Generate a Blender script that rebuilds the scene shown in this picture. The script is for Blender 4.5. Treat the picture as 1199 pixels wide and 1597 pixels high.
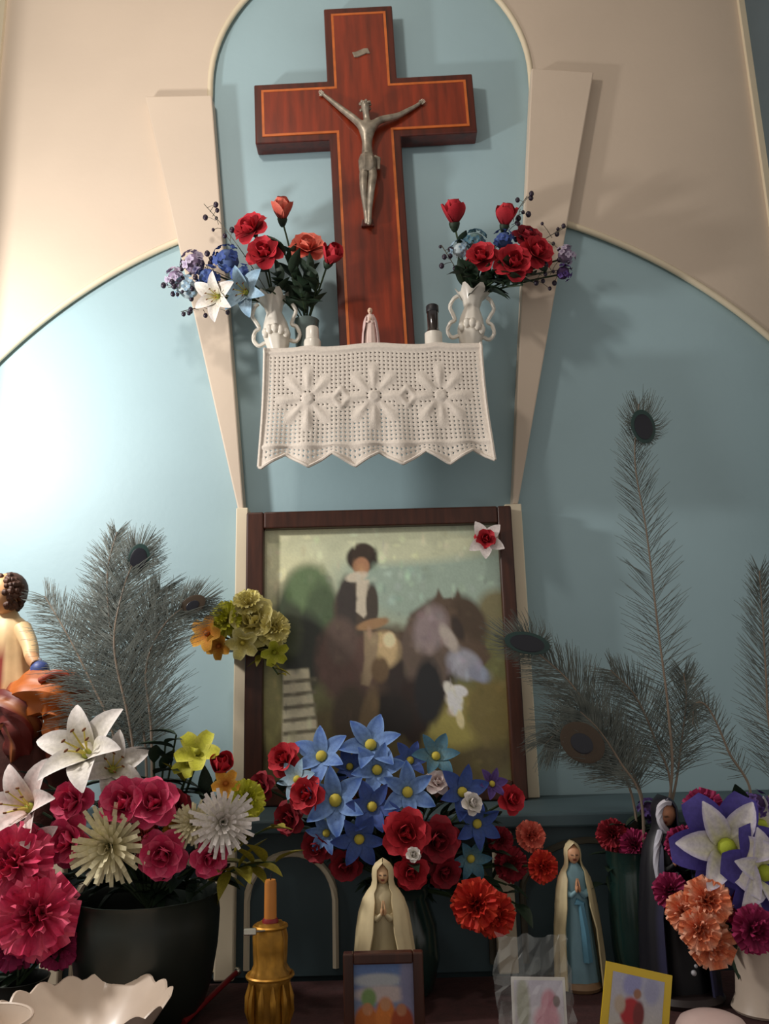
import bpy, bmesh, math, random
from mathutils import Vector, Matrix, Euler
random.seed(7)
R = math.radians
PI = math.pi
for o in list(bpy.data.objects):
    bpy.data.objects.remove(o)
scene = bpy.context.scene
COL = scene.collection

# ------------------------------------------------------------------ camera
FOC = 1300.0
CAM = Vector((0.0, -1.8, 1.45))
PITCH, ROLL = R(12.8), R(1.5)
FW = Vector((0, math.cos(PITCH), math.sin(PITCH)))
R0 = Vector((1, 0, 0))
U0 = Vector((0, -math.sin(PITCH), math.cos(PITCH)))
RT = R0 * math.cos(ROLL) - U0 * math.sin(ROLL)
UP = R0 * math.sin(ROLL) + U0 * math.cos(ROLL)
cd = bpy.data.cameras.new('camera')
cd.sensor_fit = 'VERTICAL'
cd.sensor_height = 36.0
cd.lens = FOC / 1597 * 36.0
cd.clip_start = 0.02
cam = bpy.data.objects.new('camera', cd)
COL.objects.link(cam)
m = Matrix((RT, UP, -FW)).transposed().to_4x4()
m.translation = CAM
cam.matrix_world = m
scene.camera = cam

# ------------------------------------------------------------------ light
w = bpy.data.worlds.new('room_air')
scene.world = w
w.use_nodes = True
w.node_tree.nodes['Background'].inputs[0].default_value = (1.0, 0.94, 0.88, 1)
w.node_tree.nodes['Background'].inputs[1].default_value = 0.28


def lamp(name, loc, power, color, radius):
    l = bpy.data.lights.new(name, 'POINT')
    l.energy = power
    l.color = color
    l.shadow_soft_size = radius
    o = bpy.data.objects.new(name, l)
    o.location = loc
    COL.objects.link(o)
    return o


lamp('side_lamp', (-1.04, -0.54, 2.11), 25.0, (1.0, 0.95, 0.90), 0.05)
lamp('ceiling_lamp', (-0.50, -0.92, 3.05), 12.0, (1.0, 0.91, 0.82), 0.06)
scene.view_settings.view_transform = 'Standard'
scene.view_settings.look = 'None'
scene.view_settings.gamma = 1.0
scene.view_settings.use_curve_mapping = False
scene.view_settings.exposure = 0.55


# ------------------------------------------------------------------ helpers
def P(px, py, Y):
    """point on the plane y = Y that stands behind a place in the photograph"""
    d = FW + RT * ((px - 599.5) / FOC) - UP * ((py - 798.5) / FOC)
    return CAM + d * ((Y - CAM.y) / d.y)


def S(n, p):
    return n * (p - CAM).dot(FW) / FOC


def lin(c):
    out = []
    for v in c[:3]:
        v /= 255.0
        out.append(v / 12.92 if v <= 0.04045 else ((v + 0.055) / 1.055) ** 2.4)
    return tuple(out)


def mix(a, b, t):
    return tuple(x + (y - x) * t for x, y in zip(a, b))


def mat(name, c, rough=0.6, metal=0.0, vary=0.12, scale=30.0, bump=0.0, coat=0.0, vcol=False, trans=0.0,
        alpha=1.0, c2=None, stretch=(1, 1, 1), bscale=None):
    m = bpy.data.materials.new(name)
    m.use_nodes = True
    nt = m.node_tree
    b = nt.nodes['Principled BSDF']
    b.inputs['Roughness'].default_value = rough
    b.inputs['Metallic'].default_value = metal
    b.inputs['Coat Weight'].default_value = coat
    b.inputs['Coat Roughness'].default_value = 0.2
    b.inputs['Transmission Weight'].default_value = trans
    b.inputs['Alpha'].default_value = alpha
    tc = nt.nodes.new('ShaderNodeTexCoord')
    mp = nt.nodes.new('ShaderNodeMapping')
    mp.inputs['Scale'].default_value = stretch
    nt.links.new(tc.outputs['Object'], mp.inputs[0])
    nz = nt.nodes.new('ShaderNodeTexNoise')
    nz.inputs['Scale'].default_value = scale
    nz.inputs['Detail'].default_value = 4
    nt.links.new(mp.outputs[0], nz.inputs[0])
    rp = nt.nodes.new('ShaderNodeMapRange')
    rp.inputs[1].default_value = 0.3
    rp.inputs[2].default_value = 0.7
    nt.links.new(nz.outputs[0], rp.inputs[0])
    mx = nt.nodes.new('ShaderNodeMix')
    mx.data_type = 'RGBA'
    nt.links.new(rp.outputs[0], mx.inputs[0])
    if vcol:
        at = nt.nodes.new('ShaderNodeAttribute')
        at.attribute_name = 'col'
        dk = nt.nodes.new('ShaderNodeMix')
        dk.data_type = 'RGBA'
        dk.blend_type = 'MULTIPLY'
        dk.inputs[0].default_value = 1
        dk.inputs[7].default_value = (1 - vary * 2, 1 - vary * 2, 1 - vary * 2, 1)
        nt.links.new(at.outputs[0], dk.inputs[6])
        nt.links.new(dk.outputs[2], mx.inputs[6])
        nt.links.new(at.outputs[0], mx.inputs[7])
    else:
        a = lin(c)
        d = lin(c2) if c2 else tuple(x * (1 - vary * 2) for x in a)
        mx.inputs[6].default_value = (*d, 1)
        mx.inputs[7].default_value = (*a, 1)
    nt.links.new(mx.outputs[2], b.inputs['Base Color'])
    if bump:
        n2 = nt.nodes.new('ShaderNodeTexNoise')
        n2.inputs['Scale'].default_value = bscale or scale * 3
        n2.inputs['Detail'].default_value = 3
        nt.links.new(mp.outputs[0], n2.inputs[0])
        bp = nt.nodes.new('ShaderNodeBump')
        bp.inputs['Strength'].default_value = bump
        bp.inputs['Distance'].default_value = 0.004
        nt.links.new(n2.outputs[0], bp.inputs['Height'])
        nt.links.new(bp.outputs[0], b.inputs['Normal'])
    return m


M = {}
M['blue'] = mat('pale_blue_paint', (160, 188, 196), 0.55, vary=0.05, scale=3, bump=0.08, bscale=60)
M['cream'] = mat('cream_paint', (210, 193, 174), 0.6, vary=0.04, scale=3, bump=0.08, bscale=60)
M['trimcream'] = mat('trim_cream', (226, 212, 184), 0.5, vary=0.04, scale=10)
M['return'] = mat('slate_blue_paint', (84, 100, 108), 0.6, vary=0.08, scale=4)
M['ceil'] = mat('ceiling_paint', (190, 182, 170), 0.7, vary=0.05, scale=4)
M['floor'] = mat('floor_cement', (120, 92, 74), 0.6, vary=0.15, scale=6)
M['teal'] = mat('dull_teal_paint', (66, 86, 92), 0.55, vary=0.12, scale=8)
M['tabletop'] = mat('wine_cloth', (66, 34, 34), 0.85, vary=0.2, scale=40, bump=0.3)
M['darkwood'] = mat('dark_wood', (74, 36, 20), 0.4, vary=0.25, scale=12, stretch=(8, 8, 1))
M['mahogany'] = mat('mahogany', (88, 26, 10), 0.32, vary=0.3, scale=6, stretch=(10, 10, 1), coat=0.3)
M['mahogany2'] = mat('red_mahogany', (140, 46, 16), 0.3, vary=0.28, scale=6, stretch=(10, 10, 1), coat=0.4)
M['inlay'] = mat('inlay_wood', (206, 108, 48), 0.35, vary=0.15, scale=40)
M['pewter'] = mat('pewter', (176, 166, 150), 0.42, 0.6, vary=0.25, scale=60)
M['petal'] = mat('silk_petal', (0, 0, 0), 0.75, vary=0.12, scale=25, vcol=True)
M['print'] = mat('paper_print', (0, 0, 0), 0.45, vary=0.03, scale=60, vcol=True, coat=0.25)
M['paint'] = mat('painted_plaster', (0, 0, 0), 0.5, vary=0.06, scale=50, vcol=True)
M['stem'] = mat('green_stem', (46, 66, 34), 0.7)
M['leaf'] = mat('dark_leaf', (34, 56, 36), 0.6, vary=0.25, scale=20)
M['yleaf'] = mat('yellow_leaf', (150, 140, 40), 0.6, vary=0.2, scale=20)
M['lace'] = mat('crochet_cotton', (232, 222, 210), 0.9, vary=0.07, scale=180, bump=0.4, bscale=600)
M['porcelain'] = mat('white_porcelain', (226, 220, 208), 0.35, vary=0.06, scale=30, coat=0.3)
M['whitewood'] = mat('white_board', (214, 206, 192), 0.6, vary=0.05)
M['bottle'] = mat('dark_glass', (30, 22, 22), 0.12, vary=0.1, coat=0.6)
M['vase'] = mat('dark_green_glaze', (24, 34, 28), 0.5, vary=0.2, scale=12, coat=0.1)
M['tealglaze'] = mat('teal_glaze', (26, 52, 48), 0.2, vary=0.2, scale=12, coat=0.5)
M['black'] = mat('black_paint', (20, 20, 26), 0.5, vary=0.1)
M['gold'] = mat('gilt', (186, 134, 46), 0.4, 0.6, vary=0.3, scale=40)
M['wax'] = mat('honey_wax', (196, 124, 44), 0.5, vary=0.1)
M['barb'] = mat('feather_barb', (110, 116, 109), 0.7, vary=0.3, scale=40, c2=(64, 72, 68))
M['shaft'] = mat('feather_shaft', (128, 112, 96), 0.6)
M['eyebronze'] = mat('feather_bronze', (70, 52, 30), 0.45, vary=0.3, scale=60)
M['eyeteal'] = mat('feather_teal', (28, 62, 58), 0.35, vary=0.2)
M['eyeblue'] = mat('feather_eye', (18, 20, 34), 0.3, vary=0.2)
M['berry'] = mat('dark_berry', (44, 30, 52), 0.4, vary=0.2)
M['twig'] = mat('twig', (96, 92, 78), 0.7)
M['bowl'] = mat('cream_ceramic', (214, 196, 178), 0.4, vary=0.05, coat=0.2)
M['pinkbowl'] = mat('pale_pink_ceramic', (216, 190, 184), 0.4, vary=0.05, coat=0.2)
M['red'] = mat('red_lacquer', (130, 20, 26), 0.4)
M['plastic'] = mat('clear_wrap', (235, 240, 238), 0.08, trans=0.0, alpha=0.13, vary=0.02)
M['hair'] = mat('brown_hair', (82, 44, 22), 0.6, vary=0.3, scale=60)
M['rock'] = mat('dark_red_rock', (74, 28, 18), 0.9, vary=0.3, scale=25, bump=0.5)
M['metal'] = mat('bright_metal', (205, 200, 185), 0.25, 0.9)
M['beads'] = mat('pearl_beads', (190, 190, 196), 0.3)


class MB:
    def __init__(s):
        s.v, s.f, s.c = [], [], []

    def add(s, vs, fs, col=None):
        n = len(s.v)
        s.v += [Vector(x) for x in vs]
        s.f += [tuple(i + n for i in f) for f in fs]
        if col is None:
            col = (0.5, 0.5, 0.5)
        if isinstance(col, list):
            s.c += col
        else:
            s.c += [col] * len(vs)
        return s

    def box(s, c, size, rot=None, col=None):
        c = Vector(c)
        vs = []
        for x in (-.5, .5):
            for y in (-.5, .5):
                for z in (-.5, .5):
                    q = Vector((x * size[0], y * size[1], z * size[2]))
                    if rot:
                        q = rot @ q
                    vs.append(c + q)
        return s.add(vs, [(0, 1, 3, 2), (4, 6, 7, 5), (0, 4, 5, 1), (2, 3, 7, 6), (0, 2, 6, 4), (1, 5, 7, 3)], col)

    def prism(s, pts, y0, y1, col=None):
        """outline in the x-z plane, run from y0 (front) to y1"""
        n = len(pts)
        vs = [(p[0], y0, p[1]) for p in pts] + [(p[0], y1, p[1]) for p in pts]
        fs = [tuple(range(n)), tuple(range(2 * n - 1, n - 1, -1))]
        fs += [(i, i + n, (i + 1) % n + n, (i + 1) % n) for i in range(n)]
        return s.add(vs, fs, col)

    def tube(s, pts, rad, n=6, col=None, flat=1.0):
        pts = [Vector(p) for p in pts]
        if not isinstance(rad, (list, tuple)):
            rad = [rad] * len(pts)
        vs, fs = [], []
        up = Vector((0.13, 0.3, 0.94))
        for i, p in enumerate(pts):
            t = (pts[min(i + 1, len(pts) - 1)] - pts[max(i - 1, 0)]).normalized()
            a = t.cross(up)
            if a.length < 0.1:
                a = t.cross(Vector((1, 0, 0)))
            a.normalize()
            b = a.cross(t).normalized()
            for k in range(n):
                th = 2 * PI * k / n
                vs.append(p + a * (math.cos(th) * rad[i]) + b * (math.sin(th) * rad[i] * flat))
        for i in range(len(pts) - 1):
            for k in range(n):
                fs.append((i * n + k, i * n + (k + 1) % n, (i + 1) * n + (k + 1) % n, (i + 1) * n + k))
        fs.append(tuple(range(n - 1, -1, -1)))
        fs.append(tuple((len(pts) - 1) * n + k for k in range(n)))
        return s.add(vs, fs, col)

    def lathe(s, prof, n=24, wave=None, col=None, cap=True, off=(0, 0, 0)):
        """prof: (radius, z) pairs; wave(i, theta) -> factor, dz"""
        vs, fs, cs = [], [], []
        for i, (r, z) in enumerate(prof):
            for k in range(n):
                th = 2 * PI * k / n
                f, dz = wave(i, th) if wave else (1, 0)
                vs.append((off[0] + r * f * math.cos(th), off[1] + r * f * math.sin(th), off[2] + z + dz))
                cs.append(col(i, th) if callable(col) else (col or (.5, .5, .5)))
        for i in range(len(prof) - 1):
            for k in range(n):
                fs.append((i * n + k, i * n + (k + 1) % n, (i + 1) * n + (k + 1) % n, (i + 1) * n + k))
        if cap:
            fs.append(tuple(range(n - 1, -1, -1)))
            fs.append(tuple((len(prof) - 1) * n + k for k in range(n)))
        return s.add(vs, fs, cs)

    def loft(s, secs, n=32, col=None):
        """secs: (z, cx, cy, rx, ry, fold, k)"""
        vs, fs, cs = [], [], []
        for i, (z, cx, cy, rx, ry, am, k) in enumerate(secs):
            for j in range(n):
                th = 2 * PI * j / n
                f = 1 + am * math.cos(k * th + 0.6 * math.sin(i * 0.7)) if k else 1
                vs.append((cx + rx * f * math.cos(th), cy + ry * f * math.sin(th), z))
                cs.append(col(i, th) if callable(col) else (col or (.5, .5, .5)))
        for i in range(len(secs) - 1):
            for j in range(n):
                fs.append((i * n + j, i * n + (j + 1) % n, (i + 1) * n + (j + 1) % n, (i + 1) * n + j))
        fs.append(tuple(range(n - 1, -1, -1)))
        fs.append(tuple((len(secs) - 1) * n + j for j in range(n)))
        return s.add(vs, fs, cs)

    def ball(s, c, r, n=10, m=7, col=None, rot=None):
        c = Vector(c)
        if not isinstance(r, (tuple, list)):
            r = (r, r, r)
        vs, fs = [], []
        for i in range(m + 1):
            ph = PI * i / m
            for k in range(n):
                th = 2 * PI * k / n
                q = Vector((r[0] * math.sin(ph) * math.cos(th), r[1] * math.sin(ph) * math.sin(th), r[2] * math.cos(ph)))
                if rot:
                    q = rot @ q
                vs.append(c + q)
        for i in range(m):
            for k in range(n):
                fs.append((i * n + k, (i + 1) * n + k, (i + 1) * n + (k + 1) % n, i * n + (k + 1) % n))
        return s.add(vs, fs, col)

    def mesh(s, name, material, smooth=True):
        me = bpy.data.meshes.new(name)
        me.from_pydata([tuple(v) for v in s.v], [], s.f)
        bm = bmesh.new()
        bm.from_mesh(me)
        lay = bm.verts.layers.float_color.new('col')
        for v, c in zip(bm.verts, s.c):
            v[lay] = (*c[:3], 1)
        bmesh.ops.remove_doubles(bm, verts=bm.verts, dist=1e-7)
        bmesh.ops.recalc_face_normals(bm, faces=bm.faces)
        bm.to_mesh(me)
        bm.free()
        me.materials.append(material)
        if smooth:
            me.polygons.foreach_set('use_smooth', [True] * len(me.polygons))
            try:
                me.set_sharp_from_angle(angle=R(50))
            except Exception:
                pass
        return me

    def build(s, name, material, parent=None, smooth=True, label=None, kind=None):
        return link(name, s.mesh(name, material, smooth), parent, None, label, kind)


def link(name, me, parent=None, matrix=None, label=None, kind=None):
    o = bpy.data.objects.new(name, me)
    COL.objects.link(o)
    if parent:
        o.parent = parent
    if matrix is not None:
        o.matrix_basis = matrix
    if label:
        o['label'] = label
    if kind:
        o['kind'] = kind
    return o


def thing(name, label, cat, loc=(0, 0, 0), rz=0, group=None):
    o = bpy.data.objects.new(name, None)
    o.empty_display_size = 0.02
    COL.objects.link(o)
    o.location = loc
    o.rotation_euler = (0, 0, rz)
    o['label'] = label
    o['category'] = cat
    if group:
        o['group'] = group
    return o


def tag(o, label, cat, group=None):
    o['label'] = label
    o['category'] = cat
    if group:
        o['group'] = group
    return o


def struct(o, label, cat='wall'):
    o['kind'] = 'structure'
    o['label'] = label
    o['category'] = cat
    return o


def bevel(o, width, seg=2):
    b = o.modifiers.new('bevel', 'BEVEL')
    b.width = width
    b.segments = seg
    b.limit_method = 'ANGLE'
    b.angle_limit = R(40)
    return o


def frame_from_axis(axis, spin=0.0):
    z = Vector(axis).normalized()
    x = z.cross(Vector((0, 0, 1)))
    if x.length < 1e-3:
        x = Vector((1, 0, 0))
    x.normalize()
    y = z.cross(x)
    return Matrix((x, y, z)).transposed() @ Matrix.Rotation(spin, 3, 'Z')


def curve_pts(a, b, c, n=8):
    """quadratic bezier"""
    a, b, c = Vector(a), Vector(b), Vector(c)
    return [a * (1 - t) ** 2 + b * (2 * t * (1 - t)) + c * t * t for t in [i / (n - 1) for i in range(n)]]


def smooth_path(pts, n=10):
    """catmull-rom through the points"""
    pts = [Vector(p) for p in pts]
    q = [pts[0] * 2 - pts[1]] + pts + [pts[-1] * 2 - pts[-2]]
    out = []
    for i in range(1, len(q) - 2):
        for k in range(n):
            t = k / n
            a, b, c, d = q[i - 1], q[i], q[i + 1], q[i + 2]
            out.append(0.5 * (2 * b + (c - a) * t + (2 * a - 5 * b + 4 * c - d) * t * t + (3 * b - a - 3 * c + d) * t ** 3))
    out.append(pts[-1])
    return out


# ------------------------------------------------------------------ the wall and the room
CEIL = 3.75
XL = P(8, 0, 0).x
XR = P(1152, 0, 0).x
TZ = 1.0            # altar table top
SZ = 1.255          # back ledge under the picture
REL = 0.016         # how far the cream relief stands off the blue wall

b = MB()
b.box(((XL + XR) / 2, 0.06, CEIL / 2), (XR - XL + 0.4, 0.12, CEIL))
struct(b.build('wall_back', M['blue'], smooth=False), 'pale blue painted back wall of the altar niche')

# the two arches of the cream relief
cx_t = (P(330, 130, 0).x + P(825, 108, 0).x) / 2
hw_t = (P(825, 108, 0).x - P(330, 130, 0).x) / 2
z_t = P(578, 128, 0).z
pa, pb, pc = P(0, 565, 0), P(280, 380, 0), P(895, 358, 0)


def circle3(a, b, c):
    ax, ay, bx, by, cx, cy = a.x, a.z, b.x, b.z, c.x, c.z
    d = 2 * (ax * (by - cy) + bx * (cy - ay) + cx * (ay - by))
    ux = ((ax * ax + ay * ay) * (by - cy) + (bx * bx + by * by) * (cy - ay) + (cx * cx + cy * cy) * (ay - by)) / d
    uy = ((ax * ax + ay * ay) * (cx - bx) + (bx * bx + by * by) * (ax - cx) + (cx * cx + cy * cy) * (bx - ax)) / d
    return ux, uy, math.hypot(ax - ux, ay - uy)


ux, uz, ur = circle3(pa, pb, pc)


def wide_z(x):
    return uz + math.sqrt(max(0.0, ur * ur - (x - ux) ** 2))


for side in (-1, 1):
    xo = XL if side < 0 else XR
    xi = cx_t + side * hw_t
    pts = [(xo, CEIL), (xo, wide_z(xo))]
    arc = [(xo + (xi - xo) * i / 24, 0) for i in range(1, 25)]
    arc = [(x, wide_z(x)) for x, _ in arc]
    pts += arc
    tall = [(cx_t + side * hw_t * math.cos(a), z_t + hw_t * math.sin(a)) for a in [PI / 2 * i / 20 for i in range(21)]]
    pts += tall
    pts.append((cx_t, CEIL))
    if side > 0:
        pts = pts[::-1]
    b = MB()
    b.prism(pts, -REL, 0.0)
    name = 'wall_left' if side < 0 else 'wall_right'
    o = b.build(name, M['cream'], smooth=False)
    struct(o, 'cream plaster relief %s of the tall blue arch' % ('left' if side < 0 else 'right'))
    # rounded bead along the edge of the relief
    tb = MB()
    edge = [(xo, wide_z(xo))] + arc + tall
    tb.tube([(x, -REL * 0.8, z) for x, z in edge], 0.0075, 8)
    t = tb.build('trim_%d' % (1 if side < 0 else 2), M['trimcream'])
    struct(t, 'cream bead edging the %s arch curve' % ('left' if side < 0 else 'right'), 'trim')

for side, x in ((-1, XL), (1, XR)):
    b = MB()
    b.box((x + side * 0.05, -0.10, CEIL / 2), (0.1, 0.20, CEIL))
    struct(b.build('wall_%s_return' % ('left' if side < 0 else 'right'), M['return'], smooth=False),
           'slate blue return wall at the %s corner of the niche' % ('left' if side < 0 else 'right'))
    b = MB()
    b.box((x - side * 0.007, -REL - 0.004, CEIL / 2 + 0.9), (0.014, 0.014, CEIL - 1.8))
    struct(b.build('trim_%d' % (3 if side < 0 else 4), M['trimcream'], smooth=False),
           'pale corner strip at the %s edge of the cream wall' % ('left' if side < 0 else 'right'), 'trim')
b = MB()
b.box((0, -1.7, -0.03), (4.4, 3.8, 0.06))
struct(b.build('floor', M['floor'], smooth=False), 'brown cement floor in front of the altar', 'floor')
b = MB()
b.box((0, -1.7, CEIL + 0.03), (4.4, 3.8, 0.06))
struct(b.build('ceiling', M['ceil'], smooth=False), 'pale ceiling above the altar wall', 'ceiling')


# wedge pilasters with the posts they run into
def wedge(pp, post, lab):
    Y = -0.042
    q = [P(x, y, Y) for x, y in pp]
    t = thing('wedge_pilaster', lab, 'pilaster', (q[2].x, 0, q[2].z), group='wedge pilasters beside the arch')
    b = MB()
    b.prism([(v.x - q[2].x, v.z - q[2].z) for v in q], Y, -0.001)
    bevel(b.build('wedge', M['cream'], t, smooth=False), 0.003)
    p = [P(x, y, -0.055) for x, y in post]
    x0, x1 = (p[0].x + p[3].x) / 2, (p[1].x + p[2].x) / 2
    b = MB()
    b.prism([(x0 - q[2].x, p[0].z - q[2].z), (x1 - q[2].x, p[0].z - q[2].z), (x1 - q[2].x, SZ - q[2].z),
             (x0 - q[2].x, SZ - q[2].z)], -0.055, -0.001)
    bevel(b.build('post', M['trimcream'], t, smooth=False), 0.002)
    return t


wedge([(226, 150), (330, 148), (380, 795), (371, 795)], [(368, 792), (388, 792), (380, 1230), (362, 1230)],
      'cream wedge pilaster to the left of the crucifix')
wedge([(829, 106), (926, 112), (808, 786), (799, 786)], [(796, 786), (822, 786), (832, 1240), (803, 1240)],
      'cream wedge pilaster to the right of the crucifix')

# ------------------------------------------------------------------ crucifix
Yc = -0.048
cl, cr = P(397, 179, Yc), P(740, 158, Yc)
ct = P(561, 11, Yc)
rot = math.atan2(cr.z - cl.z, cr.x - cl.x)
cc = P(567, 169, Yc)
hw = (P(621, 165, Yc) - P(511, 167, Yc)).length / 2
ha = hw * 0.96
SHZ = P(580, 540, -0.155).z - 0.003    # top of the bracket shelf
EXT = dict(L=-(cl - cc).length, R=(cr - cc).length, T=(ct - cc).length, B=-(cc.z - SHZ - 0.003))


def cross_outline(d):
    a, h = hw - d, ha - d
    L, Rr, T, B = EXT['L'] + d, EXT['R'] - d, EXT['T'] - d, EXT['B'] + d
    return [(-a, B), (a, B), (a, -h), (Rr, -h), (Rr, h), (a, h), (a, T), (-a, T), (-a, h), (L, h), (L, -h), (-a, -h)]


cross = thing('crucifix', 'large dark red wooden crucifix with orange inlay and metal Christ', 'crucifix', (cc.x, 0, cc.z))
cross.rotation_euler = (0, -rot * 0.75, 0)
b = MB()
o = cross_outline(0)
b.prism(o, Yc, -0.003)
bevel(b.build('cross_body', M['mahogany'], cross, smooth=False), 0.003)
b = MB()
b.prism(cross_outline(0.0235), Yc - 0.0012, Yc + 0.004)
b.build('cross_panel', M['mahogany2'], cross, smooth=False)
b = MB()
o1, o2 = cross_outline(0.0175), cross_outline(0.0235)
for i in range(12):
    j = (i + 1) % 12
    q = [o1[i], o1[j], o2[j], o2[i]]
    b.prism(q, Yc - 0.0018, Yc + 0.003)
b.build('inlay_line', M['inlay'], cross, smooth=False)
b = MB()
pl = P(566, 84, Yc) - cc
rm = Matrix.Rotation(R(-18), 3, 'Y')
b.prism([tuple((rm @ Vector((x, 0, z)))[i] + pl[i] for i in (0, 2)) for x, z in
         [(-.02, -.005), (-.012, -.008), (.012, -.006), (.02, -.009), (.02, .006), (.01, .009), (-.012, .007), (-.02, .009)]],
        Yc - 0.005, Yc)
bevel(b.build('title_plaque', M['pewter'], cross, smooth=False), 0.001)


def to_c(px, py, dy):
    v = P(px, py, Yc - dy)
    return Vector((v.x - cc.x, v.y, v.z - cc.z))


def skin_mesh(name, joints, edges, root, sub=2):
    me = bpy.data.meshes.new(name)
    me.from_pydata([tuple(j[0]) for j in joints], edges, [])
    ob = bpy.data.objects.new(name, me)
    COL.objects.link(ob)
    ob.modifiers.new('skin', 'SKIN').use_smooth_shade = True
    for i, j in enumerate(joints):
        sv = me.skin_vertices[0].data[i]
        r_ = j[1]
        sv.radius = r_ if isinstance(r_, tuple) else (r_, r_)
        sv.use_root = (i == root)
    s = ob.modifiers.new('sub', 'SUBSURF')
    s.levels = s.render_levels = sub
    dg = bpy.context.evaluated_depsgraph_get()
    out = bpy.data.meshes.new_from_object(ob.evaluated_get(dg))
    bpy.data.objects.remove(ob)
    return out


u = S(1, cc)
J = [(to_c(570, 246, .018), (9.5 * u, 8 * u)), (to_c(570, 224, .020), (8 * u, 7 * u)), (to_c(571, 202, .022), (12 * u, 8 * u)),
     (to_c(571, 187, .022), 6 * u), (to_c(570, 176, .028), 5 * u), (to_c(569, 166, .032), (8 * u, 8 * u)), (to_c(569, 157, .030), 6 * u),
     (to_c(553, 186, .020), 6 * u), (to_c(530, 167, .013), 4.6 * u), (to_c(510, 150, .008), 3.2 * u), (to_c(504, 145, .007), (4 * u, 2.5 * u)),
     (to_c(590, 188, .020), 6 * u), (to_c(620, 182, .013), 4.6 * u), (to_c(648, 168, .008), 3.2 * u), (to_c(656, 163, .007), (4 * u, 2.5 * u)),
     (to_c(563, 270, .022), 7.5 * u), (to_c(562, 295, .028), 6 * u), (to_c(565, 330, .014), 4.2 * u), (to_c(566, 350, .016), 4 * u),
     (to_c(578, 270, .022), 7.5 * u), (to_c(574, 294, .032), 6 * u), (to_c(570, 330, .019), 4.2 * u), (to_c(569, 352, .021), 4 * u)]
E = [(0, 1), (1, 2), (2, 3), (3, 4), (4, 5), (5, 6), (2, 7), (7, 8), (8, 9), (9, 10), (2, 11), (11, 12), (12, 13), (13, 14),
     (0, 15), (15, 16), (16, 17), (17, 18), (0, 19), (19, 20), (20, 21), (21, 22)]
cm = skin_mesh('corpus', J, E, 0)
bm = bmesh.new()
bm.from_mesh(cm)
fg = MB()
for s_, h, d in ((-1, J[10][0], Vector((-.75, 0, .65))), (1, J[14][0], Vector((.87, 0, .5)))):
    d.normalize()
    side = Vector((-d.z, 0, d.x))
    for k in range(4):
        a = h + side * ((k - 1.5) * 2.0 * u)
        L_ = (6.5, 7.5, 7.2, 5.5)[k] * u
        fg.tube([a, a + d * L_ * .6 + Vector((0, -.001, 0)), a + d * L_ + Vector((0, -.003, 0))], [1.0 * u, .9 * u, .6 * u], 5)
    a = h - d * 2 * u
    fg.tube([a, a + side * 4 * u + d * 2 * u, a + side * 5 * u + d * 5 * u], [1.1 * u, 1 * u, .7 * u], 5)
fm = fg.mesh('fingers', M['pewter'])
bm.from_mesh(fm)
# a brow, nose and chin on the head
hc = J[5][0]
for v in bm.verts:
    d = v.co - hc
    if d.length < 12 * u and d.y < -2 * u:
        if abs(d.x) < 2.2 * u and -3 * u < d.z < 2.5 * u:
            v.co.y -= 1.8 * u
bm.to_mesh(cm)
bm.free()
cm.materials.clear()
cm.materials.append(M['pewter'])
cm.polygons.foreach_set('use_smooth', [True] * len(cm.polygons))
corpus = link('corpus', cm, cross, label='pewter figure of Christ with raised outstretched arms')
b = MB()
c0 = to_c(570, 252, .019)
b.loft([(c0.z + z * u, c0.x + x * u, c0.y, rx * u, ry * u, .10, 7) for z, x, rx, ry in
        [(10, 0, 10.5, 9), (6, 0, 12, 10.5), (0, 0, 13.5, 11.5), (-8, 0, 13.5, 11.5), (-16, -1, 12.5, 11), (-21, -2, 11, 10)]], 24)
b.tube([c0 + Vector((11 * u, -.004, 6 * u)), c0 + Vector((17 * u, -.004, 2 * u)), c0 + Vector((16 * u, -.003, -16 * u))], [3 * u, 3.5 * u, 2 * u], 6)
b.build('loincloth', M['pewter'], corpus)
b = MB()
for k in range(14):
    a = 2 * PI * k / 14
    b.ball(hc + Vector((7.5 * u * math.cos(a), 6.5 * u * math.sin(a) + 1.5 * u, 4 * u + (2 * u if k % 2 else 0) - (7 * u if math.sin(a) > .3 else 0))), 2.6 * u, 6, 4)
b.build('crown_and_hair', M['pewter'], corpus)
b = MB()
fp = to_c(567, 350, 0)
b.prism([(fp.x - 10 * u, fp.z - 6 * u), (fp.x + 10 * u, fp.z - 6 * u), (fp.x + 8 * u, fp.z + 6 * u), (fp.x - 8 * u, fp.z + 6 * u)], Yc - 0.009, Yc)
bevel(b.build('foot_rest', M['mahogany'], cross, smooth=False), 0.002)

# ------------------------------------------------------------------ bracket shelf and crochet cloth
yf = -0.155
sl, sr = P(415, 548, yf), P(748, 548, yf)
scx = (sl.x + sr.x) / 2
sw = sr.x - sl.x
sh = thing('bracket_shelf', 'white wall shelf under the crochet cloth below the crucifix', 'shelf', (scx, 0, SHZ))
b = MB()
b.box((0, -0.075, -0.012), (sw - .012, 0.148, 0.020))
b.build('board', M['whitewood'], sh, smooth=False)
b = MB()
b.box((0, -0.143, -0.075), (sw - .02, 0.012, 0.105))
b.build('front_board', M['whitewood'], sh, smooth=False)
for s_ in (-1, 1):
    b = MB()
    x = s_ * (sw / 2 - .06)
    b.add([(x - .01, -.001, -.022), (x - .01, -.13, -.022), (x - .01, -.001, -.16), (x + .01, -.001, -.022), (x + .01, -.13, -.022), (x + .01, -.001, -.16)],
          [(0, 1, 2), (5, 4, 3), (0, 3, 4, 1), (1, 4, 5, 2), (2, 5, 3, 0)])
    b.build('bracket', M['whitewood'], sh, smooth=False)

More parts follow.
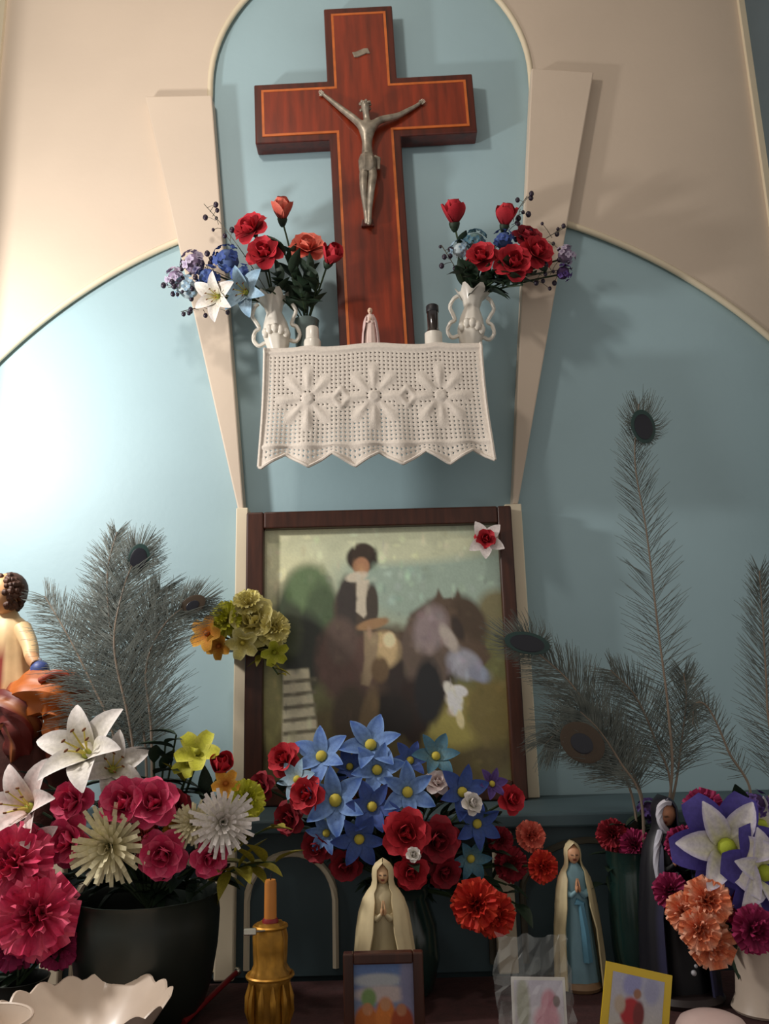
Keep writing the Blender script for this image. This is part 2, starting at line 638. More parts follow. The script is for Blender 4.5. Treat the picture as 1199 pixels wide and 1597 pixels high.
cloth = thing('crochet_cloth', 'white crochet cloth with leaf motifs hanging over the wall shelf', 'cloth', (scx, 0, SHZ))
NU, NV = 150, 84
zb = P(580, 715, yf - .01).z - SHZ      # bottom of the plain cloth
stars = [(-.30, .47), (0.0, .47), (.30, .47)]


def motif(un, v):
    """relief of leaf rosettes, un -0.5..0.5 across, v 0..1 down"""
    h = 0
    for sx, sv in stars:
        dx, dy = (un - sx) * 2.05, (v - sv)
        r_ = math.hypot(dx, dy)
        th = math.atan2(dy, dx)
        if .05 < r_ < .30:
            k = abs(math.cos(4 * th + PI / 2 * 0))
            wv = math.sin(PI * (r_ - .05) / .25)
            h = max(h, .8 * max(0, k ** 4 * wv - .15))
        if r_ < .05:
            h = max(h, .5)
    for sx in (-.15, .15):
        d = abs(un - sx) * 2.05 + abs(v - .47)
        if .06 < d < .1:
            h = max(h, .6)
    if .86 < v < .885 or .03 < v < .05:
        h = max(h, .5)
    return h


def zig(un):
    """points of the scalloped hem"""
    t = (un + .5) * 5 - 0.06
    f = t - math.floor(t)
    return -abs(f - .5) * 2


vs, fs, mo = [], [], []
for j in range(NV + 1):
    v = j / NV
    for i in range(NU + 1):
        un = i / NU - .5
        flare = 1 + .052 * v ** 2.2
        x = un * (sw + .006) * flare + 0.002 * v * v
        top = .004 + .007 * math.exp(-(un / .13) ** 2) + .004 * math.exp(-((abs(un) - .3) / .05) ** 2)
        hem = (-zig(un) - .5) * -.030 * max(0, (v - .86) / .14)
        z = top * (1 - v) + zb * v + hem
        mh = motif(un, v)
        mo.append(mh)
        fold = .004 * math.sin(un * 46) * v ** 2 + .006 * math.sin(un * 31.4 + 1) * max(0, v - .6)
        y = -.152 - .004 - .0045 * mh + fold - .008 * v
        vs.append((x, y, z))
for j in range(NV):
    for i in range(NU):
        a = j * (NU + 1) + i
        low = max(mo[a], mo[a + 1], mo[a + NU + 1], mo[a + NU + 2]) < .05
        if low and i % 3 == 1 and j % 3 == 1 and 3 < j < NV - 3 and 1 < i < NU - 2:
            continue
        fs.append((a, a + 1, a + NU + 2, a + NU + 1))
b = MB()
b.add(vs, fs)
lf = b.build('lace_front', M['lace'], cloth)
sd = lf.modifiers.new('thick', 'SOLIDIFY')
sd.thickness = 0.0018
b = MB()
b.box((0, -0.077, 0.0005), (sw + .004, 0.156, 0.003))
b.build('lace_top', M['lace'], cloth, smooth=False)
b = MB()
pts = []
for i in range(NU + 1):
    vv = vs[NV * (NU + 1) + i]
    pts.append((vv[0], vv[1] - .001, vv[2]))
b.tube(pts, 0.0032, 6)
b.build('scalloped_hem', M['lace'], cloth)
for s_ in (0, NU):
    b = MB()
    b.tube([(vs[j * (NU + 1) + s_][0], vs[j * (NU + 1) + s_][1] - .001, vs[j * (NU + 1) + s_][2]) for j in range(0, NV + 1, 3)], 0.0036, 6)
    b.build('side_edging', M['lace'], cloth)


# little things on the shelf
def on_shelf(px, Y):
    v = P(px, 530, Y)
    return Vector((v.x, Y, SHZ + .002))


loc = on_shelf(487, -.12)
t = thing('votive_candle', 'short white candle on the shelf left of the crucifix foot', 'candle', loc)
b = MB()
b.lathe([(.017, 0), (.0185, .004), (.0185, .030), (.017, .034), (.0145, .035), (.0140, .061), (.012, .064), (.003, .0625)], 20)
b.build('wax', M['porcelain'], t)
b = MB()
b.tube([(0, 0, .061), (.001, 0, .069), (.003, 0, .073)], .0012, 5)
b.build('wick', M['black'], t)
loc = on_shelf(676, -.12)
t = thing('bottle', 'dark glass bottle with white band on the shelf right of the crucifix', 'bottle', loc)
b = MB()
b.lathe([(.017, 0), (.0185, .003), (.0185, .040), (.015, .047), (.0122, .052), (.0122, .095), (.0128, .097), (.0128, .103), (.011, .105)], 24)
b.build('glass_body', M['bottle'], t)
b = MB()
b.lathe([(.0189, .002), (.0191, .003), (.0191, .041), (.0189, .042)], 24)
b.build('white_label', M['porcelain'], t)
b = MB()
b.lathe([(.0133, .092), (.0137, .093), (.0137, .106), (.012, .108)], 16)
b.build('cap', M['black'], t)


# ------------------------------------------------------------------ figures: head, hands
def head_mesh(r, skin, lip=(150, 70, 60), eye=(50, 34, 28), brow=(90, 60, 44)):
    """head of height 2r looking along -Y, chin at the bottom, origin in the centre"""
    b = MB()
    n, mm = 28, 22
    sk, lp, ey, br = lin(skin), lin(lip), lin(eye), lin(brow)
    vs, fs, cs = [], [], []
    for i in range(mm + 1):
        ph = PI * i / mm
        for k in range(n):
            th = 2 * PI * k / n
            x, y, z = math.sin(ph) * math.cos(th), math.sin(ph) * math.sin(th), math.cos(ph)
            taper = 1 - .22 * max(0, -z) ** 1.2
            X, Yy, Z = x * .76 * taper, y * .86 * (1 - .10 * max(0, -z)), z
            c = sk
            if y < 0:
                nose = math.exp(-(x / .13) ** 2) * math.exp(-((z + .12) / .2) ** 2)
                Yy -= .17 * nose
                for ex in (-.34, .34):
                    e_ = math.exp(-((x - ex) / .16) ** 2 - ((z - .06) / .10) ** 2)
                    Yy += .08 * e_
                    if math.hypot((x - ex) / .16, (z - .04) / .075) < 1:
                        c = ey
                    if abs(x - ex) < .22 and .17 < z < .27:
                        c = br
                lipw = math.exp(-(x / .22) ** 2 - ((z + .45) / .09) ** 2)
                Yy -= .05 * lipw
                if abs(x) < .25 and abs(z + .47) < .08:
                    c = lp
                Yy -= .07 * math.exp(-(x / .25) ** 2 - ((z + .82) / .16) ** 2)
            vs.append((X * r, Yy * r, Z * r))
            cs.append(c)
    for i in range(mm):
        for k in range(n):
            fs.append((i * n + k, (i + 1) * n + k, (i + 1) * n + (k + 1) % n, i * n + (k + 1) % n))
    b.add(vs, fs, cs)
    return b


def praying_hands(b, c, s, col, sleeve=None):
    """two hands palm to palm, fingers up, centre of the palms at c, hand length s"""
    c = Vector(c)
    for sg in (-1, 1):
        b.ball(c + Vector((sg * .10 * s, 0, 0)), (.11 * s, .20 * s, .26 * s), 8, 6, col)
        for k in range(4):
            L_ = (.44, .52, .50, .38)[k] * s
            y = (-.14 + .095 * k) * s
            p0 = c + Vector((sg * .10 * s, y, .16 * s))
            b.tube([p0, p0 + Vector((-sg * .02 * s, .01 * s, L_ * .55)), p0 + Vector((-sg * .06 * s, .03 * s, L_))], [.055 * s, .05 * s, .035 * s], 5, col)
        p0 = c + Vector((sg * .12 * s, -.16 * s, -.06 * s))
        b.tube([p0, p0 + Vector((-sg * .03 * s, -.10 * s, .14 * s)), p0 + Vector((-sg * .06 * s, -.10 * s, .30 * s))], [.06 * s, .055 * s, .04 * s], 5, col)
        b.tube([c + Vector((sg * .12 * s, .05 * s, -.18 * s)), c + Vector((sg * .40 * s, .16 * s, -.45 * s)), c + Vector((sg * .85 * s, .55 * s, -.30 * s))],
               [.13 * s, .22 * s, .28 * s], 9, sleeve or col)


def robed(t, h, w_, dpt, robe, mantle, skin, hood=True, folds=9, gap=1.0, robe_lower=None, headtilt=(0, 0, 0), hem=None, shoulder=.62, hand=True, gold=None):
    """a standing robed statue of height h on the origin of t: robe, mantle open at the front, head, hands"""
    hr = h * .068
    b = MB()
    rc = lin(robe)
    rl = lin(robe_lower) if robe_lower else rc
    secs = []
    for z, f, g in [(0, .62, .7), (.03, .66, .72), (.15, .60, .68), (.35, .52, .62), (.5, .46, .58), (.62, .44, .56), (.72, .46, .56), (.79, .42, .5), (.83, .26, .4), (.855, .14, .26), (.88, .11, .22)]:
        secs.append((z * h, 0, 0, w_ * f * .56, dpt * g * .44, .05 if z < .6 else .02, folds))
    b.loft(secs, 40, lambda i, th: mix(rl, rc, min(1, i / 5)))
    b.build('robe', M['paint'], t)
    # mantle: a shell around the back and sides
    b = MB()
    mc, hc_ = lin(mantle), lin(hem or mantle)
    n = 36
    prof = [(.015, 1.0), (.10, .985), (.25, .95), (.42, .89), (.56, .82), (.67, .74), (.75, .64), (.80, .50), (.835, .37)]
    if hood:
        prof += [(.87, .33), (.91, .34), (.95, .32), (.98, .24), (.997, .12), (1.003, .012)]
    vs, fs, cs = [], [], []
    for i, (z, f) in enumerate(prof):
        op = gap * (.95 if z < .5 else (.75 if z < .8 else 1.05 if z < .97 else .55 if z < .99 else .12))
        for lay in (0, 1):
            for k in range(n + 1):
                th = -PI / 2 + op + (2 * PI - 2 * op) * k / n
                fo = 1 + (.035 * math.cos(folds * 1.7 * th) if z < .75 else 0)
                rr = (1 if lay == 0 else .93)
                vs.append((w_ / 2 * f * rr * fo * math.cos(th), dpt / 2 * max(f, .5 if z > .8 else f) * rr * fo * math.sin(th) * 1.05 + (.02 * h * .3 if z > .85 else 0), z * h - (.004 * h if lay else 0)))
                cs.append(hc_ if (k < 2 or k > n - 2 or i == 0) else mc)
    W2 = 2 * (n + 1)
    for i in range(len(prof) - 1):
        for k in range(n):
            a = i * W2 + k
            fs.append((a, a + 1, a + 1 + W2, a + W2))
            a += n + 1
            fs.append((a, a + W2, a + 1 + W2, a + 1))
        for k in (0, n):
            a = i * W2 + k
            c_ = a + n + 1
            fs.append((a, a + W2, c_ + W2, c_))
    for i in (0, len(prof) - 1):
        for k in range(n):
            a = i * W2 + k
            fs.append((a, a + 1, a + 1 + n + 1, a + n + 1))
    b.add(vs, fs, cs)
    b.build('mantle', M['paint'], t)
    hd = head_mesh(hr, skin)
    me = hd.mesh('head', M['paint'])
    ho = link('head', me, t, Matrix.Translation((0, -dpt * .07, h * .915)) @ Euler(headtilt).to_matrix().to_4x4())
    if hand:
        b = MB()
        praying_hands(b, (0, -dpt * .34, h * .69), h * .105, lin(skin), rc)
        b.build('hands', M['paint'], t)
    return t


# little angel figurine in the middle of the shelf
loc = on_shelf(578, -.125)
t = thing('angel_figurine', 'tiny white and pink figurine on the shelf at the crucifix foot', 'figurine', loc)
b = MB()
b.lathe([(.016, 0), (.0165, .006), (.014, .009)], 16)
b.build('base', M['porcelain'], t)
robed(t, .105, .040, .030, (226, 200, 190), (216, 186, 182), (220, 186, 160), hood=False)

# ------------------------------------------------------------------ flowers
MESHC = {}


def petal_mesh(key, L, W, a0, a1, cup, prof, cols, nu=4, nv=6, ruffle=0.0, r0=0.0, pw=1.4, rk=3):
    if key in MESHC:
        return MESHC[key]
    cb, ctp, ce = [lin(c) for c in cols]
    b = MB()
    vs, fs, cs = [], [], []
    r_, z_ = r0, 0.0
    prev = 0
    for j in range(nv + 1):
        v = j / nv
        ang = R(a0 + (a1 - a0) * v ** pw)
        if j:
            r_ += L / nv * math.sin(ang)
            z_ += L / nv * math.cos(ang)
        if prof == 'rose':
            wd = W * math.sin(PI * (.08 + .84 * v ** 1.2)) ** .6
        elif prof == 'lily':
            wd = W * max(0, math.sin(PI * (.07 + .92 * v ** .85))) ** .8
        elif prof == 'fan':
            wd = W * (.15 + .85 * v) * (1 if v < .99 else .8)
        else:
            wd = W * math.sin(PI * (.15 + .75 * v)) ** .5
        for i in range(nu + 1):
            s_ = i / nu * 2 - 1
            k = cup * wd * s_ * s_ + ruffle * v * math.sin(rk * PI * s_ + v * 2)
            x = r_ - math.cos(ang) * k
            z = z_ + math.sin(ang) * k
            vs.append((x, s_ * wd, z))
            c = mix(cb, ctp, v ** .8)
            c = mix(c, ce, abs(s_) ** 3 * min(1, v * 2))
            if prof == 'lily' and i == nu // 2 and .2 < v < .85:
                c = mix(c, ce, .45)
            cs.append(c)
    for j in range(nv):
        for i in range(nu):
            a = j * (nu + 1) + i
            fs.append((a, a + 1, a + nu + 2, a + nu + 1))
    b.add(vs, fs, cs)
    MESHC[key] = b.mesh('petal', M['petal'])
    return MESHC[key]


def leaf_mesh(kind='leaf'):
    key = ('leafmesh', kind)
    if key not in MESHC:
        b = MB()
        vs, fs = [], []
        nv = 6
        for j in range(nv + 1):
            v = j / nv
            wd = .22 * math.sin(PI * (.04 + .94 * v ** .8))
            dr = -.25 * v * v
            for s_ in (-1, 0, 1):
                vs.append((v, s_ * wd, dr + (.05 if s_ else 0) * wd * 8))
        for j in range(nv):
            for i in range(2):
                a = j * 3 + i
                fs.append((a, a + 1, a + 4, a + 3))
        b.add(vs, fs)
        MESHC[key] = b.mesh('leaf', M[kind])
    return MESHC[key]


def ball_mesh(key, color=None, material=None, r=(.5, .5, .5)):
    k = ('ball', key)
    if k not in MESHC:
        b = MB()
        b.ball((0, 0, 0), r, 10, 6, lin(color) if color else None)
        MESHC[k] = b.mesh('center', material or M['petal'])
    return MESHC[k]


def calyx_mesh():
    if 'calyx' not in MESHC:
        b = MB()
        b.lathe([(.03, -.16), (.07, -.12), (.11, -.04), (.13, .03), (.12, .07)], 10)
        MESHC['calyx'] = b.mesh('calyx', M['leaf'])
    return MESHC['calyx']


RED = dict(b=(120, 10, 22), t=(190, 24, 42), e=(205, 40, 56))
CRIMSON = dict(b=(84, 6, 20), t=(142, 12, 34), e=(160, 22, 42))
CORAL = dict(b=(170, 40, 34), t=(226, 104, 84), e=(236, 130, 108))
ROSEPINK = dict(b=(165, 16, 60), t=(216, 44, 96), e=(236, 96, 132))
HOTPINK = dict(b=(176, 20, 64), t=(222, 52, 100), e=(238, 104, 134))
MAGENTA = dict(b=(96, 10, 52), t=(160, 26, 84), e=(178, 44, 100))
ORANGE = dict(b=(214, 76, 40), t=(250, 150, 104), e=(255, 200, 172))
REDORANGE = dict(b=(150, 16, 12), t=(214, 44, 28), e=(228, 72, 40))
YELLOW = dict(b=(190, 170, 60), t=(226, 214, 130), e=(236, 226, 160))
GOLDEN = dict(b=(180, 100, 20), t=(226, 158, 44), e=(236, 180, 70))
LIME = dict(b=(150, 150, 30), t=(196, 196, 44), e=(210, 206, 80))
WHITE = dict(b=(190, 186, 150), t=(230, 222, 218), e=(238, 232, 228))
PINKWHITE = dict(b=(206, 160, 150), t=(230, 214, 210), e=(240, 230, 226))
BLUE = dict(b=(120, 150, 190), t=(58, 98, 178), e=(124, 160, 214))
DEEPBLUE = dict(b=(84, 108, 160), t=(38, 62, 138), e=(54, 84, 160))
PALEBLUE = dict(b=(190, 205, 210), t=(128, 166, 196), e=(160, 192, 214))
TEALBLUE = dict(b=(120, 150, 150), t=(44, 92, 120), e=(64, 116, 140))
PURPLEWHITE = dict(b=(222, 218, 130), t=(236, 230, 238), e=(206, 198, 228))
VIOLET = dict(b=(58, 46, 118), t=(84, 74, 156), e=(70, 58, 146))
PURPLE = dict(b=(60, 30, 80), t=(84, 56, 130), e=(100, 76, 150))
LILAC = dict(b=(150, 130, 160), t=(190, 176, 204), e=(206, 196, 216))
CREAMY = dict(b=(196, 186, 120), t=(226, 216, 178), e=(232, 224, 192))


def parts_of(kind, cname, c):
    """list of (part name, mesh, matrix) for a flower of diameter 1 whose axis is +Z"""
    cols = (c['b'], c['t'], c['e'])
    out = []

    def ring(n, nm, spin, **kw):
        me = petal_mesh((kind, cname, nm), cols=cols, **kw)
        for i in range(n):
            out.append(('petal', me, Matrix.Rotation(2 * PI * i / n + spin, 4, 'Z')))

    if kind == 'rose':
        ring(3, 'in', 0, L=.40, W=.17, a0=14, a1=-22, cup=.75, prof='rose', r0=.03)
        ring(4, 'mid', .5, L=.44, W=.23, a0=30, a1=8, cup=.6, prof='rose', r0=.05)
        ring(5, 'out', .2, L=.50, W=.27, a0=42, a1=66, cup=.4, prof='rose', r0=.05)
        ring(5, 'low', .8, L=.52, W=.27, a0=58, a1=112, cup=.25, prof='rose', r0=.05)
        out.append(('calyx', calyx_mesh(), Matrix.Translation((0, 0, -.03))))
    elif kind == 'bud':
        ring(3, 'in', 0, L=.72, W=.22, a0=16, a1=-24, cup=.7, prof='rose', r0=.03)
        ring(4, 'mid', .6, L=.76, W=.30, a0=34, a1=-16, cup=.55, prof='rose', r0=.05)
        ring(3, 'out', .2, L=.70, W=.30, a0=44, a1=14, cup=.4, prof='rose', r0=.05)
        out.append(('calyx', calyx_mesh(), Matrix.Translation((0, 0, -.02)) @ Matrix.Scale(1.3, 4)))
    elif kind == 'lily':
        ring(3, 'a', 0, L=.60, W=.155, a0=36, a1=104, cup=.3, prof='lily', r0=.02, nv=8)
        ring(3, 'b', PI / 3, L=.58, W=.13, a0=30, a1=96, cup=.35, prof='lily', r0=.02, nv=8)
        if ('stam', cname) not in MESHC:
            b = MB()
            y_, g_ = lin((206, 190, 90)), lin((120, 70, 30))
            for i in range(6):
                a = 2 * PI * i / 6 + .2
                e_ = Vector((.13 * math.cos(a), .13 * math.sin(a), .34))
                b.tube([(0, 0, 0), (e_.x * .4, e_.y * .4, .18), e_], [.012, .010, .008], 4, y_)
                b.ball(e_, (.03, .014, .014), 6, 4, g_)
            b.ball((0, 0, .05), (.06, .06, .07), 8, 5, lin((170, 176, 70)))
            MESHC[('stam', cname)] = b.mesh('stamens', M['petal'])
        out.append(('stamens', MESHC[('stam', cname)], Matrix.Identity(4)))
    elif kind == 'star':
        if cname == 'PURPLEWHITE':
            vm = petal_mesh((kind, cname, 'violet'), L=.56, W=.21, a0=66, a1=96, cup=.1, prof='round', cols=(VIOLET['b'], VIOLET['t'], VIOLET['e']), r0=.03, nv=7)
            for i in range(6):
                out.append(('violet_petal', vm, Matrix.Translation((0, 0, -.05)) @ Matrix.Rotation(PI * i / 3 + .12, 4, 'Z')))
        ring(3, 'a', 0, L=.54, W=.15, a0=56, a1=92, cup=.22, prof='lily', r0=.03, nv=7)
        ring(3, 'b', PI / 3, L=.52, W=.13, a0=50, a1=86, cup=.22, prof='lily', r0=.03, nv=7)
        out.append(('center', ball_mesh('star' + cname, (204, 186, 70) if cname != 'PURPLEWHITE' else (176, 190, 50)), Matrix.Translation((0, 0, .07)) @ Matrix.Diagonal((.2, .2, .16, 1))))
    elif kind == 'mum':
        key = ('mum', cname)
        if key not in MESHC:
            b = MB()
            rr = random.Random(3)
            for ringi, (n, L, el) in enumerate([(9, .16, 20), (13, .26, 40), (17, .36, 60), (21, .45, 78), (24, .50, 96)]):
                for i in range(n):
                    a = 2 * PI * i / n + ringi * .4 + rr.uniform(-.1, .1)
                    e0 = R(el + rr.uniform(-8, 8))
                    L_ = L * rr.uniform(.85, 1.1)
                    d1 = Vector((math.sin(e0) * math.cos(a), math.sin(e0) * math.sin(a), math.cos(e0)))
                    sd_ = Vector((-math.sin(a), math.cos(a), 0)) * .035
                    p1 = d1 * L_ * .55 + Vector((0, 0, .02))
                    p2 = d1 * L_ + Vector((0, 0, .07))
                    cb, ct_ = lin(c['b']), lin(c['t'])
                    b.add([d1 * .04 - sd_ * .5, d1 * .04 + sd_ * .5, p1 + sd_, p1 - sd_, p2 + sd_ * .7, p2 - sd_ * .7],
                          [(0, 1, 2, 3), (3, 2, 4, 5)], [cb, cb, mix(cb, ct_, .7), mix(cb, ct_, .7), ct_, ct_])
            MESHC[key] = b.mesh('petals', M['petal'])
        out.append(('petals', MESHC[key], Matrix.Identity(4)))
        out.append(('calyx', calyx_mesh(), Matrix.Translation((0, 0, -.02))))
    elif kind == 'carnation':
        for nm, n, L, W, a0, a1, sp in [('a', 3, .34, .2, 10, -10, 0), ('b', 5, .42, .24, 30, 20, .4), ('c', 6, .5, .26, 55, 60, .1), ('d', 7, .5, .26, 72, 100, .6)]:
            ring(n, nm, sp, L=L, W=W, a0=a0, a1=a1, cup=.2, prof='fan', ruffle=.045, nu=8, nv=5, r0=.02)
        out.append(('calyx', calyx_mesh(), Matrix.Translation((0, 0, -.05))))
    elif kind == 'orchid':
        ring(5, 'a', 0, L=.5, W=.19, a0=50, a1=88, cup=.25, prof='round', r0=.03)
        out.append(('center', ball_mesh('orch' + cname, c['b']), Matrix.Translation((0, 0, .08)) @ Matrix.Diagonal((.16, .14, .2, 1))))
    elif kind == 'cluster':
        me = petal_mesh((kind, cname, 'f'), L=.14, W=.06, a0=50, a1=88, cup=.2, prof='round', cols=cols, nu=2, nv=3)
        rr = random.Random(5)
        for i in range(11):
            d1 = Vector((rr.uniform(-1, 1), rr.uniform(-1, 1), rr.uniform(.1, 1))).normalized()
            base = Matrix.Translation(d1 * .36) @ frame_from_axis(d1, rr.uniform(0, 6)).to_4x4()
            for k in range(4):
                out.append(('petal', me, base @ Matrix.Rotation(k * PI / 2, 4, 'Z')))
        out.append(('center', ball_mesh('clus' + cname, c['b']), Matrix.Diagonal((.6, .6, .6, 1))))
    return out


NAMES = dict(rose='rose', bud='rosebud', lily='lily', star='star_lily', mum='chrysanthemum', carnation='carnation', orchid='orchid', cluster='hydrangea')
FLOWERS = []


def flower(kind, cname, px, py, size, Y, root, label, tilt=(0, 0), spin=None, leaves=1, group=None, kleaf='leaf'):
    c = globals()[cname]
    p = P(px, py, Y)
    sz = S(size, p)
    root = Vector(root)
    axis = Vector((tilt[0], -1, tilt[1] + .12)).normalized()
    name = cname.lower().replace('hotpink', 'hot_pink').replace('rosepink', 'pink').replace('purplewhite', 'purple_and_white') \
        .replace('pinkwhite', 'pale_pink').replace('paleblue', 'pale_blue').replace('deepblue', 'deep_blue').replace('tealblue', 'teal') \
        .replace('redorange', 'red_orange').replace('creamy', 'cream') + '_' + NAMES[kind]
    t = thing(name, label, 'flower', root, 0, group)
    head = p - root
    Rm = Matrix.Translation(head) @ frame_from_axis(axis, random.uniform(0, 6) if spin is None else spin).to_4x4() @ Matrix.Diagonal((sz, sz, sz, 1)) \
        @ Matrix.Translation((0, 0, -.22 if kind in ('rose', 'carnation', 'bud') else -.1))
    for nm, me, mx in parts_of(kind, cname, c):
        ob = link(nm, me, t, Rm @ mx)
        if nm == 'petals':
            ob['kind'] = 'stuff'
    back = head - axis * sz * .25
    ln = back.length
    mid = back * .5 + Vector((0, .02, .10 * ln))
    pts = curve_pts((0, 0, 0), mid, back, 7)
    b = MB()
    b.tube(pts, .0022, 5)
    b.build('stem', M['stem'], t)
    for k in range(leaves):
        q = pts[4 if k == 0 else 5]
        d = Vector((random.uniform(-1, 1), random.uniform(-1, -.2), random.uniform(-.2, .6))).normalized()
        x = d
        y = Vector((0, 0, 1)).cross(x).normalized()
        z = x.cross(y)
        mm = Matrix((x, y, z)).transposed().to_4x4()
        mm = Matrix.Translation(q) @ mm @ Matrix.Scale(random.uniform(.035, .055), 4)
        link('leaf', leaf_mesh(kleaf), t, mm)
    FLOWERS.append(t)
    return t


def leaf_sprig(px, py, Y, root, label, group, n=6, size=.05, kleaf='leaf', cat='leaf sprig'):
    root = Vector(root)
    t = thing('leaf_sprig', label, cat, root, 0, group)
    tip = P(px, py, Y) - root
    pts = curve_pts((0, 0, 0), tip * .5 + Vector((0, .02, .2 * tip.length)), tip, 9)
    b = MB()
    b.tube(pts, .0017, 5)
    b.build('stem', M['stem'], t)
    for k in range(n):
        q = pts[3 + int(k * 5 / max(1, n - 1))]
        d = (Vector((random.uniform(-1, 1), random.uniform(-1, .1), random.uniform(-.5, .8))) + tip.normalized() * .5).normalized()
        y = Vector((0, 0, 1)).cross(d)
        y = y.normalized() if y.length > .05 else Vector((1, 0, 0))
        mm = Matrix((d, y, d.cross(y))).transposed().to_4x4()
        link('leaf', leaf_mesh(kleaf), t, Matrix.Translation(q) @ mm @ Matrix.Scale(size * random.uniform(.8, 1.25), 4))
    return t


def berry_sprig(px, py, Y, root, label, group=None, n=12, spread=28, r=3.6, material='berry', name='berry_sprig'):
    root = Vector(root)
    t = thing(name, label, 'berry sprig', root, 0, group)
    p = P(px, py, Y)
    tip = p - root
    u_ = S(1, p)
    pts = curve_pts((0, 0, 0), tip * .5 + Vector((0, .01, .12 * tip.length)), tip, 8)
    b = MB()
    b.tube(pts, .0011, 4)
    key = ('berry', material)
    if key not in MESHC:
        q = MB()
        q.ball((0, 0, 0), (1, 1, 1.15), 8, 6)
        MESHC[key] = q.mesh('berry', M[material])
    rr = random.Random(int(px * 7 + py))
    for k in range(n):
        f = .62 + .38 * k / n
        a = tip * f
        e_ = a + Vector((rr.uniform(-1, 1), rr.uniform(-.7, .5), rr.uniform(-.8, 1))) * spread * u_ * (1.15 - .5 * k / n)
        b.tube([a, (a + e_) / 2 + Vector((0, 0, .3 * spread * u_ * .3)), e_], .0007, 4)
        link('berry', MESHC[key], t, Matrix.Translation(e_) @ Matrix.Scale(r * u_ * rr.uniform(.7, 1.25), 4))
    b.build('stem', M['twig'], t)
    return t


def vase(name, label, loc, prof, material, n=32, wave=None, tilt=(0, 0, 0), lip=None, extra=None):
    t = thing(name, label, 'vase', loc)
    t.rotation_euler = tilt
    b = MB()
    inner = [(r - .003, z) for r, z in prof[::-1] if z > prof[0][1] + .01]
    b.lathe(prof + inner, n, wave)
    b.build('body', material, t)
    if lip:
        b = MB()
        r, z, th = lip
        b.tube([(r * math.cos(a), r * math.sin(a), z) for a in [2 * PI * i / 32 for i in range(33)]], th, 6)
        b.build('lip', material, t)
    return t


# the two vases on the shelf: porcelain with a frilled lip and scroll handles
def shelf_vase(px, lean, label):
    loc = on_shelf(px, -.085)
    k = 1.22
    prof = [(.020, 0), (.022, .004), (.014, .014), (.020, .030), (.025, .052), (.021, .076), (.014, .096), (.018, .112), (.030, .128)]
    prof = [(r * k, z * k) for r, z in prof]
    t = vase('porcelain_vase', label, loc, prof, M['porcelain'], 36,
             lambda i, th: (1 + (.12 * math.cos(6 * th) if (i == 8 or i == 9) else .03 * math.cos(9 * th)), (.008 * math.cos(6 * th + .5) if i in (8, 9) else 0)),
             (0, lean, 0))
    for s_ in (-1, 1):
        b = MB()
        pts = [(s_ * x * k, -.002, z * k) for x, z in [(.022, .040), (.034, .036), (.042, .048), (.038, .064), (.030, .070), (.034, .082), (.040, .096), (.034, .112), (.027, .118)]]
        b.tube(smooth_path(pts, 4), .0046, 6)
        b.build('handle', M['porcelain'], t)
    b = MB()
    for i in range(5):
        a = -PI / 2 + (i - 2) * .4
        b.ball((.031 * math.cos(a), .031 * math.sin(a), .063 + .006 * math.sin(i)), (.008, .006, .012), 7, 5)
    b.build('relief_leaves', M['porcelain'], t)
    return t, loc


va, la = shelf_vase(436, R(-6), 'white porcelain vase on the shelf left of the crucifix')
vb, lb = shelf_vase(731, R(5), 'white porcelain vase on the shelf right of the crucifix')
# small grey green glass beside the left vase
loc = on_shelf(478, -.06)
g = vase('glass_tumbler', 'grey green tumbler between the left porcelain vase and the crucifix', loc,
         [(.020, 0), (.022, .003), (.025, .05), (.028, .105), (.029, .108)], mat('grey_green_glass', (92, 108, 104), 0.25, vary=0.2, coat=.4))
ra = Vector((la.x - .014, la.y, la.z + .142))
rb = Vector((lb.x + .012, lb.y, lb.z + .142))
rg = Vector((loc.x, loc.y, loc.z + .095))

Y1 = -.12
F = flower
F('rose', 'RED', 388, 352, 56, Y1, ra, 'red rose at the top left of the left shelf bouquet', (-.5, .3))
F('rose', 'RED', 411, 390, 56, Y1 - .01, ra, 'red rose just above the left porcelain vase, under another red rose', (-.1, .1))
F('bud', 'CORAL', 440, 332, 48, Y1 + .01, rg, 'coral rosebud, highest flower of the left shelf bouquet', (.1, 1.0))
F('rose', 'CORAL', 480, 381, 56, Y1, rg, 'coral rose beside the crucifix post in the left bouquet', (.1, .4))
F('bud', 'RED', 515, 402, 48, Y1 - .02, rg, 'red rosebud overlapping the left edge of the crucifix post', (.5, .4))
F('cluster', 'DEEPBLUE', 352, 402, 60, Y1, ra, 'deep blue hydrangea left of the red roses', (-.4, .3), leaves=0)
F('cluster', 'DEEPBLUE', 322, 432, 52, Y1, ra, 'deep blue hydrangea lowest at the left end of the shelf bouquet', (-.5, 0), leaves=0)
F('cluster', 'PALEBLUE', 290, 448, 52, Y1, ra, 'pale blue hydrangea at the far left of the shelf bouquet', (-.6, 0), leaves=0)
F('cluster', 'LILAC', 300, 408, 54, Y1 + .01, ra, 'lilac hydrangea among dark berries at far left', (-.5, .3), leaves=0)
F('lily', 'WHITE', 338, 462, 74, Y1 - .02, ra, 'white lily drooping below the blue flowers over the left pilaster', (-.4, -.5), leaves=0)
F('lily', 'PALEBLUE', 382, 455, 80, Y1, ra, 'pale blue lily touching the left porcelain vase', (-.3, -.4), leaves=0)
F('cluster', 'DEEPBLUE', 376, 428, 46, Y1, ra, 'deep blue hydrangea tucked under the red roses at left', (-.2, 0), leaves=0)
F('cluster', 'LILAC', 272, 432, 44, Y1 + .01, ra, 'small lilac hydrangea among the farthest left berries', (-.6, .1), leaves=0)
berry_sprig(318, 318, Y1 + .02, ra, 'dark berry sprig reaching highest over the cream wall at left', n=9, spread=20)
